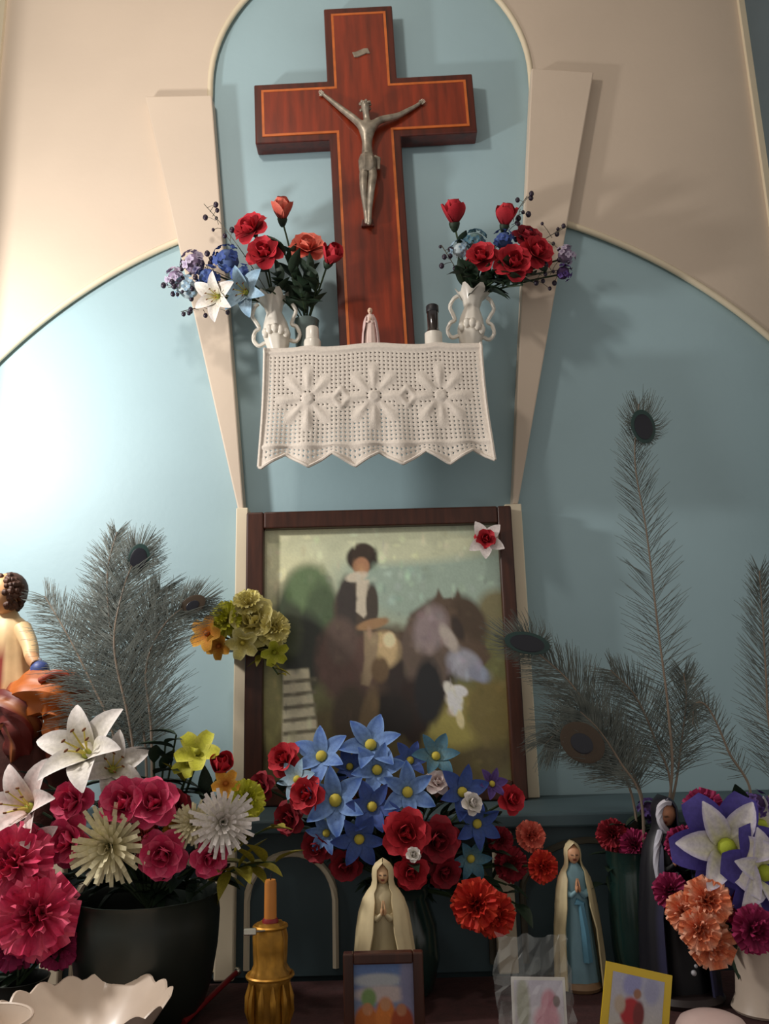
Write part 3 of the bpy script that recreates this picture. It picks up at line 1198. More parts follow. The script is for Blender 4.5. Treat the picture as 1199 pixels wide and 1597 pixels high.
berry_sprig(282, 405, Y1, ra, 'dark berry sprig beside the lilac hydrangea at left', n=14)
berry_sprig(262, 448, Y1, ra, 'dark berry sprig farthest left over the blue wall', n=12)
berry_sprig(282, 486, Y1, ra, 'dark berry sprig hanging lowest at far left', n=8, spread=18)
for px, py, w_ in [(455, 428, 'below the topmost coral rosebud'), (470, 458, 'low over the grey green tumbler'), (432, 432, 'between the left vase and the tumbler'),
                   (496, 440, 'nearest the left edge of the crucifix post'), (445, 400, 'between the red rose and the coral rose'), (484, 425, 'below the coral rose by the crucifix'), (425, 455, 'over the mouth of the left porcelain vase')]:
    leaf_sprig(px, py, Y1, rg, 'dark green leaf sprig ' + w_, 'leaf sprigs in the left shelf bouquet', 7, .05)

F('bud', 'RED', 708, 338, 52, Y1, rb, 'red rosebud standing nearest the crucifix in the right bouquet', (-.1, 1.4))
F('bud', 'RED', 788, 342, 48, Y1, rb, 'red rosebud, upper one over the right bouquet centre', (.2, 1.2))
F('rose', 'RED', 750, 397, 52, Y1 - .02, rb, 'red rose lowest left, just above the right porcelain vase', (-.3, .2))
F('rose', 'RED', 802, 406, 60, Y1 - .03, rb, 'largest red rose low in the middle of the right bouquet', (.1, 0))
F('rose', 'RED', 840, 390, 56, Y1 - .02, rb, 'red rose farthest right over the right pilaster', (.5, .1))
F('rose', 'CRIMSON', 824, 366, 48, Y1, rb, 'crimson rose behind the two large roses at right', (.3, .5))
F('cluster', 'TEALBLUE', 740, 374, 50, Y1 + .01, rb, 'teal hydrangea between the roses nearest the crucifix', (-.3, .4))
F('cluster', 'DEEPBLUE', 785, 372, 44, Y1, rb, 'deep blue hydrangea below the upper red rosebud', (0, .4), leaves=0)
F('cluster', 'PALEBLUE', 716, 388, 40, Y1 + .01, rb, 'pale blue hydrangea at the left end of the right bouquet', (-.4, .2), leaves=0)
F('cluster', 'LILAC', 884, 396, 40, Y1, rb, 'lilac hydrangea at the right end of the right bouquet', (.6, .2), leaves=0)
F('cluster', 'PURPLE', 880, 424, 34, Y1, rb, 'small purple hydrangea under the lilac one at far right', (.6, -.1), leaves=0)
berry_sprig(822, 306, Y1 + .01, rb, 'dark berry sprig rising highest over the right bouquet', n=12, spread=20)
berry_sprig(886, 352, Y1, rb, 'dark berry sprig at upper right of the right bouquet', n=9, spread=22)
berry_sprig(893, 418, Y1, rb, 'dark berry sprig pointing right at the blue wall', n=12, spread=24)
berry_sprig(688, 382, Y1, rb, 'dark berry sprig pointing left toward the crucifix post', n=7, spread=16)
for px, py, w_ in [(718, 428, 'left of the right vase mouth, toward the crucifix'), (768, 440, 'right above the right porcelain vase'), (815, 445, 'below the largest rose of the right bouquet'),
                   (790, 425, 'behind the largest rose of the right bouquet'), (745, 432, 'under the rose nearest the right vase'), (850, 425, 'over the right pilaster under the roses')]:
    leaf_sprig(px, py, Y1 - .01, rb, 'dark green leaf sprig ' + w_, 'leaf sprigs in the right shelf bouquet', 7, .05)


# ------------------------------------------------------------------ prints: colour per vertex on a flat grid
def painted(name, wd, ht, nx, ny, bg, shapes, parent, loc, rotm=None, box=None, gain=1.0):
    """shapes in the print's own pixel frame box=(x0,y0,x1,y1)"""
    import numpy as np
    x0, y0, x1, y1 = box
    X, Z = np.meshgrid(np.linspace(x0, x1, nx), np.linspace(y0, y1, ny))
    C = np.zeros((ny, nx, 3))
    t = (Z - y0) / (y1 - y0)
    top, bot = np.array(lin(bg[0])), np.array(lin(bg[1]))
    C[:] = top * (1 - t[..., None]) + bot * t[..., None]
    rs = np.random.RandomState(4)
    for sp in shapes:
        if sp[0] == 'e':
            _, cx, cy, rx, ry, an, col, soft = sp
            ca, sa = math.cos(R(an)), math.sin(R(an))
            dx, dy = X - cx, Z - cy
            d = np.sqrt(((dx * ca + dy * sa) / rx) ** 2 + ((-dx * sa + dy * ca) / ry) ** 2)
            k = np.clip((1 - d) / max(soft * .55, 1e-3) + .5, 0, 1)
        else:
            _, pts, col, soft = sp
            inside = np.zeros(X.shape, bool)
            dist = np.full(X.shape, 1e9)
            n = len(pts)
            for i in range(n):
                ax, ay = pts[i]
                bx, by = pts[(i + 1) % n]
                cond = ((ay > Z) != (by > Z))
                xi = (bx - ax) * (Z - ay) / ((by - ay) if by != ay else 1e-9) + ax
                inside ^= cond & (X < xi)
                l2 = (bx - ax) ** 2 + (by - ay) ** 2 + 1e-9
                tt = np.clip(((X - ax) * (bx - ax) + (Z - ay) * (by - ay)) / l2, 0, 1)
                dist = np.minimum(dist, np.hypot(X - ax - tt * (bx - ax), Z - ay - tt * (by - ay)))
            sd_ = np.where(inside, dist, -dist)
            k = np.clip(sd_ / max(soft * .55, .01) + .5, 0, 1)
        C = C * (1 - k[..., None]) + np.array(lin(col)) * k[..., None]
    for _ in range(int(nx * ny / 70)):          # brush dabs
        i0, j0 = rs.randint(nx), rs.randint(ny)
        rx, ry = rs.uniform(.006, .022) * nx, rs.uniform(.008, .03) * ny
        xs, xe, ys, ye = max(0, int(i0 - rx * 1.5)), int(i0 + rx * 1.5) + 1, max(0, int(j0 - ry * 1.5)), int(j0 + ry * 1.5) + 1
        gx, gy = np.meshgrid(np.arange(xs, min(xe, nx)), np.arange(ys, min(ye, ny)))
        k = np.clip(1.2 - np.sqrt(((gx - i0) / rx) ** 2 + ((gy - j0) / ry) ** 2), 0, 1)[..., None] * .6
        cdab = C[j0, i0] * rs.uniform(.72, 1.42) * (1 + rs.uniform(-.08, .08, 3))
        sl_ = (slice(ys, min(ye, ny)), slice(xs, min(xe, nx)))
        C[sl_] = C[sl_] * (1 - k) + cdab * k
    C = np.clip(C * gain, 0, .92)
    C *= (1 + rs.uniform(-.05, .05, C.shape[:2]))[..., None]
    b = MB()
    vs = [(wd * (i / (nx - 1) - .5), 0, ht * (.5 - j / (ny - 1))) for j in range(ny) for i in range(nx)]
    fs = [(j * nx + i, j * nx + i + 1, (j + 1) * nx + i + 1, (j + 1) * nx + i) for j in range(ny - 1) for i in range(nx - 1)]
    b.add(vs, fs, [tuple(c) for c in C.reshape(-1, 3)])
    o = b.build(name, M['print'], parent, smooth=False)
    o.location = loc
    if rotm:
        o.rotation_euler = rotm
    return o


# ------------------------------------------------------------------ the large picture
Yp = -0.085
tl, tr_ = P(384, 797, Yp), P(797, 790, Yp)
pw = tr_.x - tl.x
pz1 = (tl.z + tr_.z) / 2
ph = pz1 - SZ
pic = thing('framed_picture', 'large framed picture of a rider on a dark horse in a dark wooden frame', 'picture', ((tl.x + tr_.x) / 2, 0, SZ))
fwid = S(27, tl)
for nm, c_, sz in [('l', (-pw / 2 + fwid / 2, Yp + .015, ph / 2), (fwid, .030, ph)), ('r', (pw / 2 - fwid * .40, Yp + .015, ph / 2), (fwid * .8, .030, ph)),
                   ('t', (fwid * .1, Yp + .015, ph - fwid / 2), (pw - fwid * 1.8, .030, fwid)), ('b', (fwid * .1, Yp + .015, fwid / 2), (pw - fwid * 1.8, .030, fwid))]:
    b = MB()
    b.box(c_, sz)
    bevel(b.build('frame_rail', M['darkwood'], pic, smooth=False), .004, 3)
iw, ih = pw - fwid * 1.8, ph - fwid * 2
b = MB()
b.box((-fwid * .1 + fwid * .2, Yp + .024, ph / 2), (iw + .01, .006, ih + .01))
b.build('backing', M['whitewood'], pic, smooth=False)
E_ = lambda *a: ('e',) + a
Q_ = lambda *a: ('p',) + a
SKY = [E_(480, 850, 160, 50, 0, (196, 196, 160), 1.0), E_(690, 900, 170, 90, 0, (146, 164, 150), 1.0), E_(620, 850, 160, 30, 0, (186, 190, 160), 1.0),
       # hills and ground
       Q_([(405, 1010), (480, 1000), (600, 1010), (700, 985), (800, 975), (800, 1240), (405, 1240)], (104, 104, 66), 30),
       E_(600, 1160, 250, 70, 0, (84, 74, 44), .8), E_(700, 1120, 60, 45, 0, (150, 140, 74), .8), E_(760, 1110, 40, 50, 0, (112, 100, 56), .8),
       # tree at left
       E_(470, 960, 48, 78, 8, (58, 68, 50), .7), E_(478, 915, 34, 34, 0, (92, 112, 78), .8), E_(500, 950, 26, 40, 0, (72, 88, 62), .8), E_(470, 1015, 38, 60, 0, (40, 44, 36), .7),
       E_(450, 985, 20, 40, 0, (60, 66, 48), .9), E_(780, 960, 34, 34, 0, (116, 110, 78), .9),
       # white steps
       Q_([(438, 1042), (478, 1040), (494, 1150), (436, 1156)], (196, 188, 160), 6)] + \
      [Q_([(438, 1058 + 19 * k), (490, 1054 + 19 * k), (490, 1060 + 19 * k), (438, 1064 + 19 * k)], (110, 104, 84), 4) for k in range(5)] + \
      [E_(420, 1100, 16, 60, 0, (150, 144, 92), .9)]
HORSE = [E_(600, 1040, 100, 62, 6, (72, 56, 44), .5), E_(540, 1030, 50, 66, 0, (88, 66, 58), .6), E_(650, 1060, 54, 62, 0, (44, 34, 30), .6),
         Q_([(620, 1010), (640, 960), (680, 935), (720, 945), (730, 985), (690, 1070), (640, 1090)], (92, 78, 68), 14),
         Q_([(680, 940), (686, 922), (694, 938), (712, 936), (718, 922), (724, 944), (745, 985), (765, 1030), (745, 1052), (715, 1030), (690, 985)], (86, 70, 56), 8),
         E_(722, 1040, 28, 22, 30, (150, 150, 160), .8), E_(745, 1055, 18, 12, 20, (130, 134, 150), .8), E_(735, 970, 22, 40, -30, (70, 56, 42), .8),
         E_(672, 985, 26, 36, 20, (136, 122, 122), .9), E_(700, 1000, 10, 24, -30, (170, 160, 150), 1), E_(715, 985, 8, 20, -20, (52, 42, 36), .9),
         E_(640, 1110, 26, 50, 0, (40, 26, 20), .6), E_(600, 1115, 40, 34, 0, (30, 24, 20), .7), E_(540, 1110, 26, 44, 10, (66, 54, 40), .8), E_(665, 1080, 22, 50, 0, (26, 26, 28), .7),
         E_(570, 1120, 14, 50, 12, (104, 86, 60), .8)]
RIDER = [E_(552, 950, 34, 44, 4, (72, 62, 52), .4), E_(540, 945, 16, 46, 0, (56, 50, 46), .6), Q_([(556, 905), (576, 905), (580, 950), (566, 965), (554, 955)], (190, 180, 160), 6),
         E_(580, 945, 10, 34, 0, (66, 58, 50), .6), E_(566, 870, 26, 22, 0, (44, 34, 26), .4), E_(566, 862, 18, 16, 0, (52, 40, 30), .5), E_(564, 884, 13, 15, 0, (158, 116, 86), .5), E_(556, 900, 18, 8, -10, (190, 180, 160), .7),
         E_(580, 975, 26, 8, -12, (150, 118, 84), .6), E_(596, 1015, 26, 28, 0, (186, 162, 120), .7), E_(606, 1000, 10, 12, 0, (220, 200, 160), .8),
         Q_([(566, 985), (590, 990), (584, 1040), (572, 1070), (560, 1066), (566, 1030)], (140, 122, 96), 8), E_(590, 1045, 14, 20, 0, (98, 78, 54), .7), E_(530, 1000, 24, 36, 0, (90, 74, 66), .8),
         E_(706, 1095, 12, 22, 0, (226, 220, 206), .5), E_(714, 1080, 12, 8, 20, (220, 214, 214), .7), E_(698, 1078, 8, 14, -30, (210, 206, 196), .7), E_(712, 1122, 6, 14, -10, (208, 196, 150), .7)]
pr = painted('picture_print', iw, ih, 176, 184, ((196, 194, 160), (104, 104, 72)), SKY + HORSE + RIDER, pic, (fwid * .1, Yp + .0205, ph / 2), None, (408, 822, 786, 1212), 1.45)
pr['label'] = 'picture of a hatted rider on a dark horse'

# ornament on the upper right corner of the frame
p = P(757, 842, Yp - .006)
t = thing('corner_ornament', 'small red and white flower ornament at the picture top right corner', 'ornament', (p.x, p.y, p.z))
for nm, me, mx in parts_of('rose', 'RED', RED):
    link(nm, me, t, frame_from_axis((0, -1, .1)).to_4x4() @ Matrix.Scale(S(34, p), 4) @ mx)
me = petal_mesh(('orn', 'w'), .55, .17, 70, 88, .1, 'lily', ((220, 200, 190), (236, 226, 222), (240, 232, 230)))
for a in (.6, 1.5, 2.6, 3.9, 5.2):
    link('white_petal', me, t, frame_from_axis((0, -1, .1), a).to_4x4() @ Matrix.Scale(S(60, p), 4))

# dark bracket left of the picture that holds the yellow flowers
p = P(362, 1012, -.055)
t = thing('iron_bracket', 'small dark bracket on the left post holding the yellow flowers', 'bracket', (p.x, 0, p.z))
b = MB()
b.box((0, -.085, 0), (S(38, p), .06, .014))
b.build('arm', M['black'], t, smooth=False)
b = MB()
b.lathe([(.012, -.012), (.015, -.010), (.018, .012), (.019, .018)], 16, off=(.03, -.12, .0))
b.build('cup', M['black'], t)
ry = Vector((p.x + .03, -.12, p.z + .004))
Y2 = -.135
F('rose', 'YELLOW', 393, 966, 78, Y2, ry, 'large pale yellow rose on the left edge of the picture frame', (0, .1), kleaf='yleaf')
F('carnation', 'LIME', 348, 962, 56, Y2, ry, 'lime yellow carnation left of the large pale yellow rose', (-.5, .2), kleaf='yleaf')
F('orchid', 'GOLDEN', 322, 988, 58, Y2 - .01, ry, 'golden orange orchid at the left end of the yellow cluster', (-.4, -.1), leaves=0)
F('carnation', 'YELLOW', 428, 978, 54, Y2, ry, 'pale yellow carnation right end of cluster over the picture', (.5, .1), leaves=0)
F('orchid', 'GOLDEN', 340, 1008, 44, Y2 - .01, ry, 'small golden orchid lowest at the left of the yellow cluster', (-.3, -.5), leaves=0)
F('orchid', 'YELLOW', 378, 1003, 54, Y2 - .01, ry, 'pale yellow orchid drooping beneath the large yellow rose', (0, -.5), leaves=0)
F('carnation', 'YELLOW', 385, 935, 48, Y2, ry, 'pale yellow carnation topmost in the cluster beside the frame', (-.1, .8), leaves=0)
F('orchid', 'LIME', 428, 1018, 46, Y2, ry, 'lime orchid hanging lowest over the left of the picture', (.4, -.7), leaves=1, kleaf='yleaf')
leaf_sprig(434, 1052, Y2, ry, 'yellow leaf sprig trailing down over the picture from the yellow cluster', None, 7, .035, 'yleaf')
leaf_sprig(318, 965, Y2, ry, 'yellow leaf sprig pointing left out of the yellow cluster', None, 6, .03, 'yleaf')

# ------------------------------------------------------------------ back ledge and altar table
lx0, lx1 = XL + .002, XR - .002
ledge = thing('altar_ledge', 'dull teal altar ledge with cream arched panels under the picture', 'ledge', ((lx0 + lx1) / 2, 0, TZ))
LW = lx1 - lx0
YF = -.27
lcx = (lx0 + lx1) / 2
b = MB()
b.box((0, (YF + .02) / 2, (SZ - TZ) / 2 - .012), (LW, -YF - .02, SZ - TZ - .024))
b.build('carcass', M['teal'], ledge, smooth=False)
b = MB()
b.box((0, YF / 2 - .004, SZ - TZ - .013), (LW, -YF + .004, .024))
bevel(b.build('ledge_top', M['teal'], ledge, smooth=False), .004)
for px in (350, 790, 1060, 80):
    x = P(px, 1450, YF).x - lcx
    b = MB()
    b.box((x, YF + .008, (SZ - TZ) / 2 - .014), (.034, .022, SZ - TZ - .03))
    bevel(b.build('upright', M['trimcream'], ledge, smooth=False), .003)
for pxa, pxb in ((382, 522), (640, 768), (820, 1040), (110, 330)):
    xa, xb = P(pxa, 1450, YF).x - lcx, P(pxb, 1450, YF).x - lcx
    hwid = (xb - xa) / 2
    pts = [(xa, YF + .018, .012)] + [((xa + xb) / 2 - hwid * math.cos(a), YF + .018, .12 + min(hwid, .085) * math.sin(a)) for a in [PI * i / 16 for i in range(17)]] + [(xb, YF + .018, .012)]
    b = MB()
    b.tube(pts, .006, 6)
    b.build('arch_moulding', M['twig'] if pxa in (640, 820) else M['trimcream'], ledge)

table = thing('altar_table', 'altar table with dark wine cloth top in front of the ledge', 'table', (0, 0, 0))
ty0, ty1 = YF - .0, -1.0
TL = LW - .02
b = MB()
b.box((lcx, (ty0 + ty1) / 2, TZ - .016), (TL, ty0 - ty1, .03))
bevel(b.build('table_top', M['tabletop'], table, smooth=False), .004)
for s_ in (-1, 1):
    for y in (ty0 - .05, ty1 + .05):
        b = MB()
        b.box((lcx + s_ * (TL / 2 - .06), y, (TZ - .03) / 2), (.06, .06, TZ - .032))
        b.build('leg', M['darkwood'], table, smooth=False)
b = MB()
b.box((lcx, ty0 - .03, TZ - .09), (TL - .16, .02, .11))
b.build('apron', M['darkwood'], table, smooth=False)
# what carries the ledge
b = MB()
b.box((lcx, (YF + .03) / 2, TZ / 2 - .001), (LW - .004, -YF - .04, TZ - .004))
struct(b.build('trim_5', M['teal'], smooth=False), 'dull teal masonry base under the altar ledge', 'base')


def on_table(px, py, Y):
    v = P(px, py, Y)
    return Vector((v.x, Y, TZ))


# ------------------------------------------------------------------ vases on the table
vl = on_table(228, 1480, -.42)
vase('flower_vase', 'wide dark green vase holding the pink roses and lilies at left', vl,
     [(.075, 0), (.083, .006), (.098, .05), (.106, .10), (.108, .14), (.104, .165), (.108, .172)], M['vase'], 40,
     lambda i, th: (1 + .025 * abs(math.cos(8 * th)), 0))
rl_ = vl + Vector((0, 0, .15))
vc = on_table(625, 1450, -.34)
vase('flower_vase', 'dark vase behind the ivory Virgin holding the blue star lilies', vc,
     [(.045, 0), (.05, .005), (.062, .05), (.058, .10), (.045, .14), (.052, .16), (.058, .165)], M['tealglaze'], 32)
rc_ = vc + Vector((0, 0, .15))
vr = on_table(995, 1450, -.345)
vase('flower_vase', 'dark teal vase between the blue robed Virgin and the dark statue', vr,
     [(.035, 0), (.038, .005), (.043, .06), (.044, .12), (.040, .17), (.042, .20), (.044, .204)], M['tealglaze'], 32)
rr_ = vr + Vector((0, 0, .19))
vw = on_table(1192, 1550, -.46)
vase('flower_vase', 'cream vase at the far right edge holding purple and white star lilies', vw,
     [(.045, 0), (.048, .004), (.040, .02), (.036, .06), (.040, .10), (.044, .125), (.047, .13)], M['bowl'], 32)
rw_ = vw + Vector((0, 0, .12))
vp = on_table(28, 1520, -.50)
vase('flower_vase', 'dark vase at the lower left corner under the hot pink flowers', vp,
     [(.035, 0), (.04, .005), (.045, .04), (.04, .07), (.044, .08)], M['vase'], 32)
rp_ = vp + Vector((0, 0, .07))

# ------------------------------------------------------------------ left bouquet
YL = -.45
F('lily', 'WHITE', 133, 1172, 150, YL, rl_, 'tall white lily rising highest in the left bouquet', (-.2, .5), leaves=2)
F('lily', 'WHITE', 176, 1198, 112, YL + .02, rl_, 'white lily just right of the tallest white lily', (.4, .3), leaves=0)
F('lily', 'PINKWHITE', 42, 1258, 146, YL, rl_, 'pale pink lily at the left edge above the pink flowers', (-.4, .3))
F('lily', 'PINKWHITE', 58, 1316, 100, YL - .01, rl_, 'pale pink lily lower, between the hot pink and pink roses', (-.3, -.2), leaves=0)
F('rose', 'ROSEPINK', 108, 1250, 68, YL - .02, rl_, 'pink rose leftmost of the upper row, below the tall lily', (-.3, .1))
F('rose', 'ROSEPINK', 190, 1250, 78, YL - .03, rl_, 'pink rose in the middle of the upper row of the left bouquet', (-.1, .2))
F('rose', 'ROSEPINK', 238, 1250, 74, YL - .03, rl_, 'pink rose right of the middle in the upper row', (.15, .2))
F('rose', 'CRIMSON', 272, 1258, 52, YL, rl_, 'crimson rose at the right end of the upper pink row', (.4, .1))
F('rose', 'ROSEPINK', 100, 1312, 76, YL - .03, rl_, 'pink rose left of the large cream chrysanthemum', (-.3, -.1))
F('rose', 'ROSEPINK', 252, 1335, 74, YL - .03, rl_, 'pink rose right of the large cream chrysanthemum', (.1, -.2))
F('rose', 'ROSEPINK', 328, 1340, 56, YL - .02, rl_, 'pink rose lowest right, under the white chrysanthemum', (.4, -.2))
F('mum', 'CREAMY', 165, 1322, 124, YL - .045, rl_, 'large cream chrysanthemum low in the centre of the left bouquet', (-.05, -.1), leaves=0)
F('mum', 'WHITE', 348, 1282, 104, YL - .03, rl_, 'white chrysanthemum at the right side of the left bouquet', (.3, 0), leaves=0)
F('mum', 'CREAMY', 300, 1285, 70, YL - .02, rl_, 'small cream chrysanthemum beside the white chrysanthemum', (.1, 0), leaves=0)
F('orchid', 'LIME', 308, 1172, 72, YL + .02, rl_, 'lime orchid rising before the blue wall left of the picture', (.1, .5), kleaf='yleaf')
F('orchid', 'LIME', 292, 1190, 50, YL + .02, rl_, 'smaller lime orchid tucked below the tall lime orchid', (-.1, .2), kleaf='yleaf', leaves=2)
F('bud', 'RED', 346, 1196, 50, YL + .02, rl_, 'red rosebud beside the lime orchid left of the picture frame', (.2, .6))
F('orchid', 'GOLDEN', 352, 1222, 46, YL + .01, rl_, 'golden orchid directly beneath the red rosebud at left', (.2, .1), leaves=0)
F('carnation', 'LIME', 385, 1245, 62, YL + .01, rl_, 'lime carnation above the trailing yellow leaves at right of bouquet', (.5, .3), kleaf='yleaf')
F('carnation', 'CORAL', 222, 1300, 46, YL - .02, rl_, 'coral carnation between the pink roses and cream chrysanthemum', (.1, .1), leaves=0)
F('carnation', 'GOLDEN', 272, 1298, 40, YL - .01, rl_, 'small golden carnation among the pink roses of the left bouquet', (.1, .2), leaves=0)
for i, (q, lab) in enumerate([((425, 1290), 'yellow leaf sprig arching right out of the left bouquet'), ((430, 1345), 'yellow leaf sprig trailing above the gilt candlestick'),
                              ((400, 1350), 'yellow leaf sprig hanging between the white chrysanthemum and candlestick')]):
    leaf_sprig(q[0], q[1], YL + .01, rl_ + Vector((.05, 0, 0)), lab, None, 9, .05, 'yleaf')
for px, py, w_ in [(258, 1160, 'rising between the white lily and the lime orchid'), (275, 1146, 'highest, pointing up before the blue wall at left'), (240, 1190, 'above the two middle pink roses'),
                   (150, 1250, 'between the two leftmost upper pink roses'), (210, 1360, 'below the cream chrysanthemum over the vase rim'), (290, 1365, 'over the vase rim under the right pink rose'),
                   (120, 1370, 'between the hot pink carnation and the green vase'), (70, 1290, 'between the two pale pink lilies'), (330, 1240, 'behind the white chrysanthemum'),
                   (160, 1380, 'hanging at the left of the green vase rim'), (250, 1385, 'hanging at the middle of the green vase rim'), (75, 1225, 'under the pale pink lily at the left edge'), (285, 1225, 'above the crimson rose at left'),
                   (345, 1365, 'hanging at the right of the green vase rim')]:
    leaf_sprig(px, py, YL + .035, rl_, 'dark leaf sprig ' + w_, 'leaf sprigs in the left bouquet', 7, .05)
YH = -.53
F('carnation', 'HOTPINK', 15, 1345, 118, YH + .02, rp_, 'hot pink carnation at the left edge beneath the pale lilies', (-.1, .2))
F('carnation', 'HOTPINK', 52, 1428, 124, YH, rp_, 'large hot pink carnation lowest at the left edge', (.1, .05))
F('carnation', 'MAGENTA', 12, 1470, 90, YH + .02, rp_, 'magenta carnation at the lower left corner above the scalloped bowl', (-.2, -.2))
F('carnation', 'MAGENTA', 92, 1478, 70, YH + .03, rp_, 'small magenta carnation beside the dark green vase', (.4, -.2))
for px, py, w_ in [(90, 1380, 'right of the upper hot pink carnation'), (20, 1500, 'lowest at the left edge above the bowl'), (110, 1420, 'right of the large hot pink carnation'), (60, 1500, 'below the large hot pink carnation')]:
    leaf_sprig(px, py, YH + .05, rp_, 'dark leaf sprig ' + w_, 'leaf sprigs in the corner vase', 6, .05)

# ------------------------------------------------------------------ centre bouquet
YC = -.36
for px, py, sz, dy, cn, ti, lab in [
    (578, 1160, 96, .02, 'BLUE', (0, .5), 'blue star lily topmost in the centre bouquet, against the picture'),
    (500, 1178, 92, .02, 'BLUE', (-.3, .4), 'blue star lily at upper left of the centre bouquet'),
    (588, 1200, 84, .0, 'BLUE', (.1, .2), 'blue star lily just below the topmost blue one'),
    (522, 1248, 104, -.02, 'BLUE', (-.2, 0), 'large blue star lily with broad yellow centre at left'),
    (580, 1258, 82, -.03, 'DEEPBLUE', (0, 0), 'deep blue star lily in the very middle of the centre bouquet'),
    (636, 1235, 88, -.02, 'BLUE', (.2, .1), 'blue star lily right of the middle, above the red roses'),
    (462, 1215, 62, .0, 'PALEBLUE', (-.4, .2), 'pale blue star lily at far left of the centre bouquet'),
    (560, 1310, 84, -.03, 'DEEPBLUE', (0, -.4), 'deep blue star lily low, above the ivory Virgin statue'),
    (508, 1300, 64, -.01, 'BLUE', (-.3, -.3), 'blue star lily lower left among dark crimson roses'),
    (680, 1178, 74, .02, 'TEALBLUE', (.2, .4), 'teal star lily at upper right in front of the picture'),
    (722, 1235, 84, .0, 'DEEPBLUE', (.3, .1), 'deep blue star lily at right before the picture corner'),
    (745, 1285, 76, .0, 'DEEPBLUE', (.3, -.1), 'deep blue star lily right of the red roses'),
    (735, 1340, 66, .0, 'TEALBLUE', (.3, -.3), 'teal star lily lowest at the right of the bouquet'),
    (768, 1222, 50, .02, 'PURPLE', (.4, .2), 'purple star lily by the lower right corner of the picture'),
    (545, 1195, 60, .02, 'DEEPBLUE', (-.1, .3), 'deep blue star lily behind two blue ones at upper left'),
    (640, 1185, 62, .02, 'DEEPBLUE', (.2, .4), 'deep blue star lily behind, near the teal one'),
]:
    F('star', cn, px, py, sz, YC + dy, rc_, lab, ti, leaves=1)
for kind, px, py, sz, dy, cn, ti, lab in [
    ('rose', 440, 1182, 52, .02, 'RED', (-.4, .3), 'red rose highest at the left end, over the picture frame'),
    ('rose', 476, 1238, 54, -.02, 'RED', (-.3, .1), 'red rose at left beside the large blue star lily'),
    ('rose', 405, 1226, 44, .03, 'CRIMSON', (-.5, .1), 'crimson rose at the lower left corner of the picture'),
    ('rose', 448, 1276, 50, .0, 'CRIMSON', (-.4, -.1), 'crimson rose lower left, beside the yellow trailing leaves'),
    ('rose', 492, 1322, 50, .0, 'CRIMSON', (-.3, -.3), 'crimson rose low left above the candlestick'),
    ('rose', 538, 1352, 50, .0, 'CRIMSON', (-.1, -.4), 'crimson rose just left of the ivory Virgin head'),
    ('rose', 634, 1300, 72, -.05, 'RED', (.05, 0), 'large red rose up and right of the ivory Virgin head'),
    ('rose', 684, 1312, 70, -.03, 'CRIMSON', (.2, -.1), 'large crimson rose right of the large red rose'),
    ('rose', 642, 1362, 52, -.05, 'RED', (.05, -.2), 'red rose beside the ivory Virgin shoulder'),
    ('rose', 695, 1362, 50, -.02, 'CRIMSON', (.2, -.3), 'crimson rose low, right of the red rose by the Virgin'),
    ('rose', 800, 1246, 44, .02, 'RED', (.5, .1), 'red rose at the lower right corner of the picture frame'),
    ('rose', 682, 1218, 38, .0, 'PINKWHITE', (.2, .5), 'small pale pink rose among the blue lilies, upper right'),
    ('rose', 738, 1252, 34, -.02, 'WHITE', (.6, .3), 'small white rose at the right among deep blue lilies'),
    ('rose', 645, 1332, 22, -.07, 'WHITE', (.1, .3), 'tiny white rose between the two red roses in the centre'),
    ('carnation', 742, 1412, 74, -.06, 'REDORANGE', (-.1, 0), 'red orange carnation at left of the low pair at right of the Virgin'),
    ('carnation', 775, 1428, 66, -.05, 'REDORANGE', (.3, -.1), 'red orange carnation at right of the low pair, above the wrapped card'),
    ('carnation', 850, 1352, 48, .02, 'REDORANGE', (.4, 0), 'red orange carnation beside the blue robed Virgin'),
    ('carnation', 830, 1302, 46, .04, 'CORAL', (.3, .3), 'dusky coral carnation below the ledge edge'),
    ('carnation', 800, 1348, 52, .03, 'CRIMSON', (.3, 0), 'dark crimson carnation behind the red orange flowers'),
    ('carnation', 782, 1310, 40, .03, 'CRIMSON', (.2, .1), 'dark crimson carnation below the picture corner'),
]:
    F(kind, cn, px, py, sz, YC + dy, rc_, lab, ti, leaves=1)
for px, py, w_ in [(470, 1290, 'at left under the crimson rose of the centre bouquet'), (520, 1330, 'between two low crimson roses at left of centre'), (600, 1330, 'directly over the ivory Virgin head'),
                   (700, 1270, 'above the large crimson rose'), (760, 1330, 'beside the lowest teal star lily'), (660, 1390, 'right of the ivory Virgin shoulder'), (540, 1220, 'above the large blue lily with broad yellow centre'),
                   (610, 1280, 'left of the large red rose'), (720, 1390, 'above the left red orange carnation'), (690, 1240, 'under the small pale pink rose'), (490, 1260, 'beside the large blue lily at left'),
                   (440, 1235, 'between the crimson roses at the picture lower left'), (790, 1380, 'above the right red orange carnation'), (780, 1270, 'below the red rose at the picture lower right'),
                   (590, 1370, 'left beside the ivory Virgin veil'), (805, 1410, 'between the red orange carnations and slender Virgin')]:
    leaf_sprig(px, py, YC + .03, rc_, 'dark green leaf sprig ' + w_, 'leaf sprigs in the centre bouquet', 7, .045)

